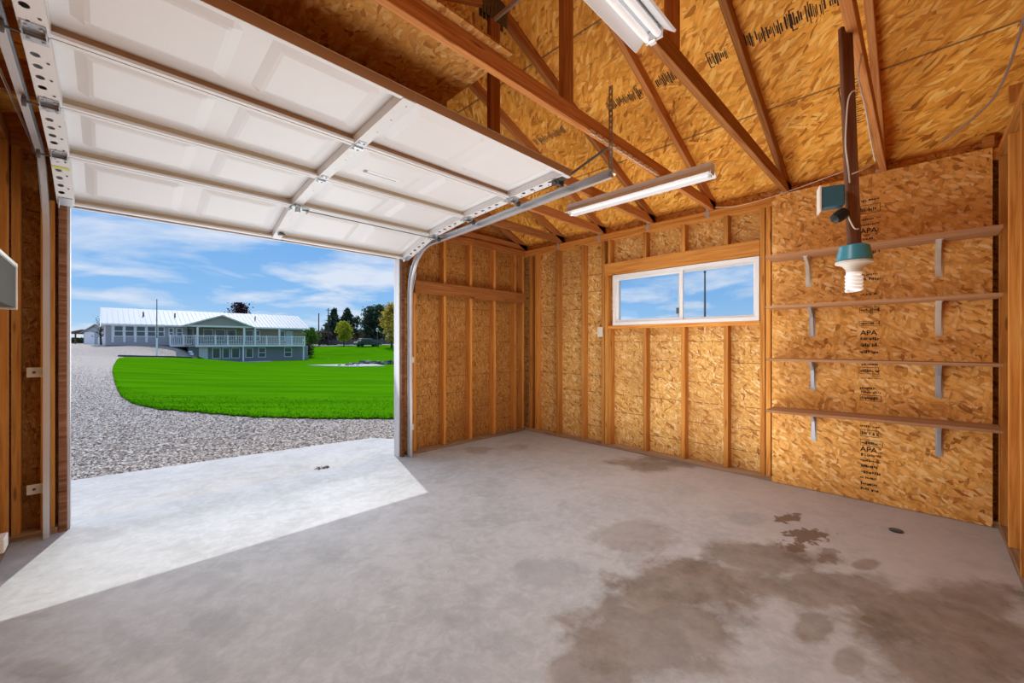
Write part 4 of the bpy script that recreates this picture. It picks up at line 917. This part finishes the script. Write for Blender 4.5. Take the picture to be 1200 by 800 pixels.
# main roof with standing seams
m = MB(); eo = .55
m.add([(-.35, eo, EV-.05), (SE+.35, eo, EV-.05), (SE+.35, -DP/2, RG), (-.35, -DP/2, RG), (SE+.35, -DP-eo, EV-.05), (-.35, -DP-eo, EV-.05),
       (-.35, eo, EV-.20), (SE+.35, eo, EV-.20), (SE+.35, -DP-eo, EV-.20), (-.35, -DP-eo, EV-.20)],
      [(0, 1, 2, 3), (3, 2, 4, 5), (0, 6, 7, 1), (1, 7, 8, 4, 2), (5, 9, 6, 0, 3), (6, 9, 8, 7), (4, 8, 9, 5)])
k = 0
sx_ = -.3
while sx_ < SE+.3:
    a = Vector((sx_, eo, EV-.05)); b = Vector((sx_, -DP/2, RG))
    m.add([a+Vector((-.02, 0, 0)), a+Vector((.02, 0, 0)), b+Vector((.02, 0, 0)), b+Vector((-.02, 0, 0)), a+Vector((-.02, 0, .05)), a+Vector((.02, 0, .05)), b+Vector((.02, 0, .05)), b+Vector((-.02, 0, .05))], [(4, 5, 6, 7), (0, 4, 7, 3), (1, 2, 6, 5), (0, 1, 5, 4)])
    sx_ += .46
hbuild(m, 'roof', hc['roof'])
m = MB(); hb(m, -.35, SE+.35, eo+.0, eo+.07, EV-.24, EV-.06); hbuild(m, 'gutter', hc['wht'])
for px in (168, 205, 299):
    s = hs(px, -2); m = MB(); m.tube([(s, -2.0, 4.3), (s, -2.0, 4.95)], .07, 8); hbuild(m, 'roof_vent', hc['dk'])
# porch gable
g0, g1, ga = hs(219, 2.2), hs(297, 2.2), hs(260, 2.2)
GT = 2.2
m = MB(); ez = 3.30; az = 4.72; tk = .16
for (s0, s1) in ((g0-.5, ga), (g1+.1, ga)):
    m.add([(s0, GT+.35, ez), (s1, GT+.35, az), (s1, -3.6, az), (s0, -3.6, ez), (s0, GT+.35, ez-tk), (s1, GT+.35, az-tk), (s1, -3.6, az-tk), (s0, -3.6, ez-tk)], [(0, 1, 2, 3), (4, 7, 6, 5), (0, 4, 5, 1), (0, 3, 7, 4)])
hbuild(m, 'gable_roof', hc['roof'])
m = MB(); m.prism([(g0+.2, ez+.05), (g1-.3, ez+.05), (ga, az-.2)], 1, GT-.1, GT+.0)
hbuild(m, 'gable_face', plain('taupe gable siding', (.40, .35, .32, 1), .7))
m = MB(); hb(m, g0+.1, g1-.2, GT-.12, GT+.03, ez-.10, ez+.08); hbuild(m, 'porch_beam', hc['wht'])
# windows: (px0, px1, z0, z1, depth t, double hung)
def win(px0, px1, z0, z1, t, hung=False, parent=None):
    s0, s1 = hs(px0, t), hs(px1, t); fr = MB(); f = .09
    hb(fr, s0, s1, t, t+.05, z0, z0+f); hb(fr, s0, s1, t, t+.05, z1-f, z1); hb(fr, s0, s0+f, t, t+.05, z0+f, z1-f); hb(fr, s1-f, s1, t, t+.05, z0+f, z1-f)
    if hung: hb(fr, s0+f, s1-f, t, t+.045, (z0+z1)/2-.04, (z0+z1)/2+.04)
    w = hbuild(fr, 'window', hc['wht']); p = MB(); hb(p, s0+f, s1-f, t+.001, t+.02, z0+f, z1-f); hbuild(p, 'pane', hc['pan'], w)
for a, b in ((133, 145), (146, 158), (159, 171), (172, 183), (184.5, 193)): win(a, b, 1.95, 3.18, .005, True)
for a, b in ((197.5, 203.5), (206.5, 214)): win(a, b, 1.9, 3.05, .005, True)
win(218.5, 226.5, 1.7, 3.1, -1.195)
for a, b in ((238, 250), (251.5, 264), (265.5, 277)): win(a, b, 1.55, 3.02, -1.195)
win(299.5, 305, 1.5, 3.0, -1.195, True); win(287, 297, 1.4, 3.0, -1.195); win(327, 334, 1.5, 3.0, -1.195)
m = MB(); hb(m, hs(335, -1.19), hs(343, -1.19), -1.195, -1.13, MF, 3.0); hbuild(m, 'balcony_door', hc['door'])
for a, b in ((248.5, 258.5), (260.5, 269.5), (271, 281)): win(a, b, -.75, .62, 1.005)
win(287.5, 296.5, -.72, .60, 1.005)
for a, b in ((302.5, 311.5), (333, 342)): win(a, b, -.72, .62, 1.005, True)
m = MB(); hb(m, hs(233, 1.005), hs(243.5, 1.005), 1.005, 1.06, -1.2, .65); hbuild(m, 'basement_door', hc['wht'])
# balcony deck, railing, posts
m = MB(); d0, d1 = hs(199, .9), hs(357.5, 2.2)
hb(m, sB-.3, d1, -1.2, 2.2, MF-.14, MF); hb(m, d0, sB-.3, .02, 1.2, MF-.14, MF); hbuild(m, 'deck', hc['sid'])
m = MB(); hb(m, hs(229, 2.25), d1, 2.2, 2.26, MF-.20, MF+.03); hb(m, d0, hs(229, 2.25), 1.2, 1.26, MF-.16, MF+.02); hbuild(m, 'deck_fascia', hc['wht'])
def railing(p0, p1, t):
    s0, s1 = hs(p0, t), hs(p1, t); m = MB()
    hb(m, s0, s1, t-.04, t+.03, MF+1.12, MF+1.20); hb(m, s0, s1, t-.03, t+.02, MF+.10, MF+.17)
    n = int((s1-s0)/.17)
    for k in range(n): s = s0+(k+.5)*(s1-s0)/n; hb(m, s-.025, s+.025, t-.02, t+.01, MF+.17, MF+1.12)
    hbuild(m, 'railing', hc['wht'])
posts = [231.5, 252.5, 267, 286, 299, 312.5, 327.5, 342, 357]
for a, b in zip(posts, posts[1:]): railing(a, b, 2.1)
railing(199, 215, 1.15); railing(215, 230, 1.5)
for px in posts:
    s = hs(px, 2.12); top = 3.32 if px in (231.5, 286, 299, 327.5) else MF+1.26; w = .09 if top > 3 else .07
    m = MB(); hb(m, s-w, s+w, 2.03, 2.2, MF, top); hbuild(m, 'post', hc['wht'])
for px, t in ((199.5, 1.15), (215, 1.3), (229, 1.5)):
    s = hs(px, t); m = MB(); hb(m, s-.08, s+.08, t-.08, t+.08, MF, MF+1.28); hbuild(m, 'post', hc['wht'])
for px in (285, 355.5):
    s = hs(px, 1.9); m = MB(); hb(m, s-.08, s+.08, 1.85, 2.0, -1.3, MF-.2); hbuild(m, 'deck_post', hc['wht'])
for px in (132, 145.7, 158.6, 171.6, 183.8):
    s = hs(px, 0); m = MB(); hb(m, s-.10, s+.10, .0, .07, 1.3, 3.25); hbuild(m, 'trim_board', hc['wht'])
m = MB(); p0 = hxy(0, 0); s = hs(218, 2.0)
hb(m, hs(221, 2.1), hs(224, 2.1), 1.6, 2.9, .1, .3); hb(m, hs(222, 2.1), hs(225, 2.1), 1.9, 3.2, -.2, .05); hbuild(m, 'garden_steps', hc['wht'])
# patio slab before the basement, and timber edge above the lawn
m = MB(); s0, s1 = hs(262, 3.6), hs(318, 3.6); hb(m, s0, s1, 2.4, 4.1, -1.45, -1.14); o = m.build('patio_slab', M['apron'], None, HM); tag(o, kind='structure', label='pale patio slab in front of the house basement')
q = [ground(37.5, -36.2), ground(38.0, -34.2), ground(38.6, -32.2), ground(39.4, -30.9)]
m = MB()
zz_ = [gz(37.5, -36.2), gz(38.0, -34.2), gz(38.6, -32.2), gz(39.4, -30.9)]
for (a, za), (b, zb_) in zip(zip(q, zz_), zip(q[1:], zz_[1:])):
    u = (b-a).normalized(); w = Vector((-u.y, u.x, 0))*.12
    A_, B_ = a.copy(), b.copy(); A_.z = za-.25; B_.z = zb_-.25; up = Vector((0, 0, .40))
    m.add([A_-w, A_+w, B_+w, B_-w, A_-w+up, A_+w+up, B_+w+up, B_-w+up], [(0, 3, 2, 1), (4, 5, 6, 7), (0, 1, 5, 4), (1, 2, 6, 5), (2, 3, 7, 6), (3, 0, 4, 7)])
o = m.build('landscape_timber', plain('grey timber edging', (.09, .08, .075, 1), .8)); tag(o, 'long dark timber edging between the raised gravel and the lawn', 'edging')
# ---------------------------------------------------------------- outbuilding on the left
def gen_building(D, L, yaw, w, d, h, rh, wallm, roofm, name, lab, cat, doors=True):
    p = ground(D, L); z = gz(D, L)-.1; fw = (FWD*-1); R_ = Matrix.Rotation(yaw, 3, 'Z'); x = R_ @ RGT; y = R_ @ fw*-1
    mt = Matrix(((x.x, y.x, 0, p.x), (x.y, y.y, 0, p.y), (0, 0, 1, z), (0, 0, 0, 1)))
    t = empty(name, (p.x, p.y, z), label=lab, cat=cat)
    m = MB(); m.box((-w/2, 0, 0), (w/2, d, h)); m.prism([(-w/2, h), (w/2, h), (0, h+rh-.15)], 1, 0, d); m.build('wall', wallm, t, mt)
    m = MB()
    for s in (-1, 1): m.add([(s*(w/2+.3), -.3, h-.15), (0, -.3, h+rh), (0, d+.3, h+rh), (s*(w/2+.3), d+.3, h-.15), (s*(w/2+.3), -.3, h-.27), (0, -.3, h+rh-.14), (0, d+.3, h+rh-.14), (s*(w/2+.3), d+.3, h-.27)], [(0, 1, 2, 3), (4, 7, 6, 5), (0, 4, 5, 1), (0, 3, 7, 4)])
    m.build('roof', roofm, t, mt)
    if doors:
        for a in (-.27, .23):
            m = MB(); m.box((a*w-1.15, -.06, 0), (a*w+1.15, -.005, 2.1)); m.build('garage_door', hc['wht'], t, mt)
    return t, mt
t, mt = gen_building(66, -67.2, -.25, 6.2, 7, 2.2, 1.25, plain('pale shed siding', (.50, .50, .52, 1), .7), plain('grey shed roof', (.30, .30, .32, 1), .6), 'detached_garage', 'small pale gabled garage left of the house, behind the bare tree', 'garage')
m = MB(); brn = plain('weathered brown boards', (.22, .11, .065, 1), .8)
m.add([(-7.4, -.3, 2.0), (-3.0, -.3, 2.55), (-3.0, 6, 2.55), (-7.4, 6, 2.0), (-7.4, -.3, 1.85), (-3.0, -.3, 2.4), (-3.0, 6, 2.4), (-7.4, 6, 1.85)], [(0, 1, 2, 3), (4, 7, 6, 5), (0, 4, 5, 1), (0, 3, 7, 4), (1, 5, 6, 2), (3, 2, 6, 7)])
m.build('lean_to_roof', brn, t, mt)
m = MB()
m.box((-7.4, 5.9, 0), (-3.1, 6.0, 2.2)); m.box((-7.3, 0, 0), (-7.15, .15, 1.95)); m.box((-5.2, 0, 0), (-5.05, .15, 2.2)); m.build('lean_to_wall', brn, t, mt)
# ---------------------------------------------------------------- vegetation
def leafmat(name, a, b):
    m = Mt(name, .7, 0, .15); v = m.pos(); f = m.noise(v, 3.5, 4, .7); c = m.ramp(f, [(.35, a), (.65, b)]); m.col(c)
    tr = m.n('BsdfTranslucent'); m.L.new(c, tr.inputs[0]); mx = m.n('MixShader'); mx.inputs[0].default_value = .45
    m.L.new(m.b.outputs[0], mx.inputs[1]); m.L.new(tr.outputs[0], mx.inputs[2]); m.L.new(mx.outputs[0], m.N['Material Output'].inputs[0]); return m.m
LM = {'pine': leafmat('dark evergreen needles', (.035, .06, .038), (.12, .18, .10)), 'yel': leafmat('yellow green spring leaves', (.22, .27, .015), (.60, .56, .05)), 'gold': leafmat('golden leaves', (.34, .23, .03), (.70, .54, .09)),
      'lgt': leafmat('light green leaves', (.07, .16, .02), (.20, .33, .05)), 'red': leafmat('dark red leaves', (.028, .012, .014), (.07, .03, .035)), 'bush': leafmat('dark bush leaves', (.025, .04, .015), (.09, .10, .04)),
      'mauve': leafmat('brown mauve brush', (.07, .055, .045), (.17, .13, .11)), 'sparse': leafmat('grey green sparse leaves', (.03, .055, .025), (.09, .13, .06))}
bark = plain('bark', (.06, .045, .035, 1), .9)
def tree(D, px, zt, w, mat, lab, kind='round', n=1500, trunk=.3, zc=None, leaf=.3, cat='tree', seed=0, density=1.0, base=None, group=None, name='tree'):
    r = random.Random(seed*77+int(px)); L = (px-600)/FPX*D; p = ground(D, L); z0 = gz(D, L)-.05 if base is None else base
    t = empty(name, (p.x, p.y, z0), label=lab, cat=cat, group=group); h = zt-z0; zc = zc if zc is not None else h*.22
    m = MB(); m.tube([(p.x, p.y, z0), (p.x+r.uniform(-.1, .1), p.y, z0+h*.4), (p.x, p.y, z0+h*.9)], trunk, 8, radii=[trunk, trunk*.7, trunk*.15])
    clumps = []
    for k in range(70 if kind != 'bush' else 26):
        f = r.random()
        if kind == 'pine': rad = w/2*(1-f**1.3)*r.uniform(.45, 1); cs = w*.10*(1.35-f)
        elif kind == 'bush': rad = w/2*r.uniform(.1, .8)*math.sqrt(max(.05, 1-f*f)); cs = w*.22
        else: rad = w/2*math.sin(PI*min(1, f*.86+.12))*r.uniform(.2, .85); cs = w*.12
        a = r.uniform(0, 2*PI); c = Vector((p.x+rad*math.cos(a), p.y+rad*math.sin(a), z0+zc+(h-zc)*(.08+.86*f))); clumps.append((c, cs))
        if kind != 'bush': m.tube([(p.x, p.y, c.z-rad*.5), c], trunk*.18, 4, radii=[trunk*.25, .02], cap=False)
    m.build('trunk', bark, t)
    m = MB()
    for _ in range(int(n*density*(.72 if mat == 'pine' else 1))):
        c, cs = clumps[r.randrange(len(clumps))]
        q = c+Vector((r.gauss(0, 1), r.gauss(0, 1), r.gauss(0, .75)))*cs*.95
        u = Vector((r.gauss(0, 1), r.gauss(0, 1), r.gauss(0, 1))).normalized()*leaf*r.uniform(.5, 1.1); v = u.cross(Vector((r.gauss(0, 1), r.gauss(0, 1), r.gauss(0, 1)))).normalized()*u.length*.55
        if q.z < z0+.03: q.z = z0+.1
        if q.z > zt: q.z = zt-r.uniform(0, .5)
        m.add([q-u, q+v, q+u, q-v], [(0, 1, 2, 3)])
    m.build('crown', LM[mat], t); return t
def zat(py, D): return EYE-(py-402)/FPX*D
tree(92, 391.5, zat(360, 92), 4.6, 'pine', 'tall dark evergreen right behind the thin utility pole', 'pine', 2600, .3, leaf=.42, seed=1)
tree(94, 407, zat(360, 94), 4.4, 'pine', 'tall dark evergreen rising behind the yellow-green tree', 'pine', 2200, .3, leaf=.42, seed=2)
tree(95, 418, zat(370, 95), 3.8, 'sparse', 'thin half-bare tree between the evergreens and the big dark tree', 'round', 520, .18, leaf=.32, seed=3)
tree(80, 403, zat(376, 80), 3.2, 'yel', 'small bright yellow-green tree in front of the evergreens', 'round', 1500, .12, leaf=.26, seed=4)
tree(92, 435, zat(359, 92), 5.0, 'pine', 'big dark tree behind the parked car', 'round', 2600, .35, leaf=.42, seed=5, zc=.9)
tree(92, 445, zat(357, 92), 5.2, 'pine', 'big dark tree next to the golden tree', 'round', 2600, .35, leaf=.42, seed=6, zc=.9)
tree(72, 459, zat(353, 72), 3.6, 'gold', 'golden tree beside the right edge of the door opening', 'round', 2400, .2, leaf=.27, seed=7, zc=.8)
tree(70, 470, zat(350, 70), 4.4, 'gold', 'golden tree mostly hidden behind the right door jamb', 'round', 1800, .2, leaf=.27, seed=8, zc=.8)
tree(80, 363, zat(384, 80), 3.4, 'lgt', 'round light green tree just right of the house', 'round', 1700, .15, leaf=.26, seed=9, zc=.6)
tree(62, 359.5, zat(402.5, 62), 1.7, 'bush', 'dark rounded bush at the right corner of the house', 'bush', 1400, .08, leaf=.14, seed=10, cat='bush', name='bush')
tree(88, 378, zat(388, 88), 4.0, 'mauve', 'brownish leafless shrub mass between the two poles', 'bush', 1500, .1, leaf=.25, seed=11, cat='bush', name='bush')
tree(90, 388, zat(392, 90), 3.6, 'mauve', 'brownish shrub behind the right pole', 'bush', 1000, .1, leaf=.25, seed=12, cat='bush', name='bush')
tree(76, 281, zat(354.5, 76), 4.4, 'red', 'dark red tree showing over the house roof', 'round', 1500, .2, leaf=.26, seed=13, zc=4.0)
tree(53, 118.5, zat(369, 53), 3.0, 'sparse', 'nearly bare small tree in front of the detached garage', 'round', 170, .12, leaf=.11, seed=14, zc=1.0)
for k, (px, D, py) in enumerate(((84, 120, 396), (101, 125, 398), (425, 120, 393), (412, 122, 396), (452, 118, 395), (398, 121, 395), (372, 124, 396))):
    tree(D, px, zat(py, D), 7, 'bush', ['dark distant tree at the left edge of the opening', 'dark distant tree behind the detached garage', 'low distant trees behind the parked car', 'low distant trees left of the parked car', 'low distant trees right of the street lamp', 'low distant trees behind the yellow-green tree', 'low distant trees behind the left pole'][k], 'bush', 700, .15, leaf=.45, seed=30+k, group='distant low trees')
# poles
def pole(D, px, py, r, lab, arm=0, mats=None, name='utility_pole', cat='pole'):
    L = (px-600)/FPX*D; p = ground(D, L); z0 = gz(D, L)-.1; zt = zat(py, D); t = empty(name, (p.x, p.y, z0), label=lab, cat=cat)
    m = MB(); m.tube([(p.x, p.y, z0), (p.x, p.y, zt)], r, 10, radii=[r, r*.7]); m.build('pole_shaft', mats or plain('weathered pole wood', (.05, .045, .045, 1), .8), t)
    if arm:
        m = MB(); a = RGT*arm; q = Vector((p.x, p.y, zt-.4)); m.tube([q-a, q+a], .06, 6); m.build('cross_arm', bark, t)
    return t, p, z0, zt
pole(82, 373.6, 367, .13, 'plain utility pole left of the evergreens')
pole(86, 384.8, 361, .13, 'taller utility pole with a short cross arm touching the evergreens', arm=.5)
t, p, z0, zt = pole(38.6, 183.8, 350.5, .05, 'tall thin flagpole standing before the long house', mats=plain('grey flagpole', (.16, .17, .18, 1), .4, .5), name='flagpole', cat='flagpole')
m = MB(); m.tube([(p.x, p.y, z0+.02), (p.x, p.y, z0+1.9)], .075, 10); m.build('pole_sleeve', hc['wht'], t)
t, p, z0, zt = pole(73, 442.2, 387, .07, 'white topped lamp post right of the parked car', mats=plain('grey lamp post', (.14, .14, .15, 1), .5), name='lamp_post', cat='lamp post')
m = MB(); m.lathe([(.12, 0), (.22, .25), (.2, .6), (.05, .75)], (p.x, p.y, zt-.3), n=12); m.build('lamp_head', hc['roof'], t)
p = ground(14, 9.2)
z = gz(14, 9.2)-.1
# pole seen through the window
t = empty('utility_pole', (12.77+.0, 4.6, -.2), label='thin dark pole seen through the right pane of the window', cat='pole')
q = ground(30, 14.2)
t.location = (q.x, q.y, -.4); m = MB(); m.tube([(q.x, q.y, -.4), (q.x, q.y, 6.4)], .10, 10, radii=[.10, .06]); m.build('pole_shaft', plain('steel pole paint', (.16, .17, .20, 1), .5), t)
m = MB(); m.lathe([(.09, 0), (.09, .06), (.03, .12)], (q.x, q.y, 6.4), n=10); m.build('pole_cap', hc['dk'], t)
# car
def car(D, px, yaw, lab):
    L = (px-600)/FPX*D; p = ground(D, L); z = gz(D, L)+.02; x = Matrix.Rotation(yaw, 3, 'Z') @ RGT; y = Matrix.Rotation(yaw, 3, 'Z') @ FWD
    mt = Matrix(((x.x, y.x, 0, p.x), (x.y, y.y, 0, p.y), (0, 0, 1, z), (0, 0, 0, 1)))
    t = empty('car', (p.x, p.y, z), label=lab, cat='car'); body = plain('dark green car paint', (.04, .08, .06, 1), .25, 0, .5)
    m = MB(); prof = [(-2.3, .35), (-2.35, .75), (-2.2, .95), (-1.2, 1.0), (1.4, 1.0), (2.15, .9), (2.3, .7), (2.28, .35)]
    m.prism(prof, 1, -.88, .88); m.build('body', body, t, mt, bevel=.05)
    m = MB(); m.prism([(-1.75, 1.0), (-1.35, 1.45), (.45, 1.45), (1.3, 1.0)], 1, -.76, .76); m.build('cabin_glass', hc['pan'], t, mt, bevel=.04)
    m = MB(); m.prism([(-1.5, 1.45), (-1.3, 1.50), (.4, 1.50), (.6, 1.45)], 1, -.74, .74); m.build('roof', plain('car roof', (.62, .68, .66, 1), .3), t, mt, bevel=.02)
    for a in (-1.4, 1.4):
        for b in (-.9, .72):
            m = MB(); m.lathe([(.12, 0), (.33, .0), (.33, .18), (.12, .18)], (a, b, .33), axis=(0, 1, 0), n=18); m.build('wheel', M['black'], t, mt)
    for a in (-2.33, 2.24):
        m = MB(); m.box((a, -.75, .65), (a+.08, -.5, .8)); m.box((a, .5, .65), (a+.08, .75, .8)); m.build('lights', hc['wht'], t, mt)
car(75, 431, .75, 'dark green car with a pale roof parked on the road past the lawn')
# road and fence beyond the lawn
m = MB(); vs = []; A = [(79, -42), (80, -30), (81, -18), (82, 0), (84, 30)]
for D, L in A:
    for dd in (0, 6): q = ground(D+dd, L); q.z = gz(D+dd, L)+.06; vs.append(q)
m.add(vs, [(i*2, i*2+2, i*2+3, i*2+1) for i in range(len(A)-1)]); o = m.build('road', plain('pale road', (.24, .23, .22, 1), .9)); tag(o, kind='structure', label='pale road running past the far side of the lawn')
fence = empty('fence', ground(88, -33)+Vector((0, 0, .6)), label='long low grey fence beyond the lawn, behind the car', cat='fence')
fm_ = plain('grey fence boards', (.12, .12, .12, 1), .8)
for k in range(11):
    L0 = -44+k*2.6; a = ground(88, L0); b = ground(88, L0+2.55); z = gz(88, L0)
    m = MB(); u = (b-a).normalized(); w = Vector((-u.y, u.x, 0))*.04
    for (z0, z1) in ((.15, .45), (.5, .8), (.85, 1.15)):
        A_ = a+Vector((0, 0, z+z0)); B_ = b+Vector((0, 0, z+z0)); up = Vector((0, 0, z1-z0))
        m.add([A_-w, A_+w, B_+w, B_-w, A_-w+up, A_+w+up, B_+w+up, B_-w+up], [(0, 3, 2, 1), (4, 5, 6, 7), (0, 1, 5, 4), (1, 2, 6, 5), (2, 3, 7, 6), (3, 0, 4, 7)])
    m.build('fence_panel', fm_, fence)
    m = MB(); m.box((a.x-.08, a.y-.08, z-.1), (a.x+.08, a.y+.08, z+1.3)); m.build('fence_post', fm_, fence)
gen_building(100, -36.5, .5, 8.0, 8, 2.3, 1.5, plain('brown wood siding', (.16, .07, .035, 1), .8), plain('dark brown shingles', (.09, .065, .05, 1), .8), 'cottage', 'low brown house with a dark roof behind the parked car', 'house', doors=False)
# terrace of stones in the lawn on the right
m = MB(); vs = [ground(40.5, -20.4), ground(38.2, -15.2), ground(39.2, -12.2), ground(42.6, -14.2), ground(42.2, -17.5)]
zt_ = gz(40.5, -15)+.05
m.add([(v.x, v.y, zt_-.5) for v in vs]+[(v.x, v.y, zt_+.05) for v in vs], [(0, 1, 2, 3, 4), (9, 8, 7, 6, 5)]+[(i, (i+1) % 5, 5+(i+1) % 5, 5+i) for i in range(5)])
o = m.build('garden_pad', M['apron']); tag(o, kind='structure', label='pale flat pad in the lawn below the stone edging')
r = random.Random(8); sm = [plain('field stone grey', (.17, .155, .145, 1), .85), plain('field stone pale', (.30, .27, .25, 1), .85), plain('field stone dark', (.07, .065, .06, 1), .85)]
def stone(D, L, s, k, lab, grp):
    m = MB(); p = ground(D, L); z = gz(D, L)+s*.35; n = 7; rings = []
    for zz, q in ((-.3, .9), (.15, 1.0), (.55, .75)):
        for j in range(n):
            a = 2*PI*j/n; f = r.uniform(.8, 1.2)*q*s; rings.append((p.x+f*math.cos(a), p.y+f*math.sin(a), z+zz*s*r.uniform(.85, 1.15)))
    fs = [(i*n+j, i*n+(j+1) % n, (i+1)*n+(j+1) % n, (i+1)*n+j) for i in range(2) for j in range(n)]+[tuple(range(2*n, 3*n))]
    m.add(rings, fs); o = m.build('stone', sm[k % 3]); tag(o, lab, 'stone', grp)
ORD = 'first second third fourth fifth sixth seventh eighth ninth tenth eleventh twelfth thirteenth fourteenth fifteenth sixteenth'.split()
for k in range(16): D = 47+r.uniform(-.5, .5); stone(D, -17.2+k*.62, r.uniform(.26, .38), k, 'rough field stone in the upper row edging the lawn terrace, %s from the left' % ORD[k], 'stones of the upper terrace row')
for k in range(13): D = 43.3+r.uniform(-.2, .2); stone(D, -17.2+k*.42, r.uniform(.24, .30), k+1, 'rough stone in the lower row beside the pale pad, %s from the left' % ORD[k], 'stones of the lower terrace row')
for k in range(6): stone(40.0+r.uniform(-.3, .3), -16.9+k*.36, r.uniform(.12, .22), k, 'small loose stone lying on the pale lawn pad, %s from the left' % ORD[k], 'loose stones on the pad')
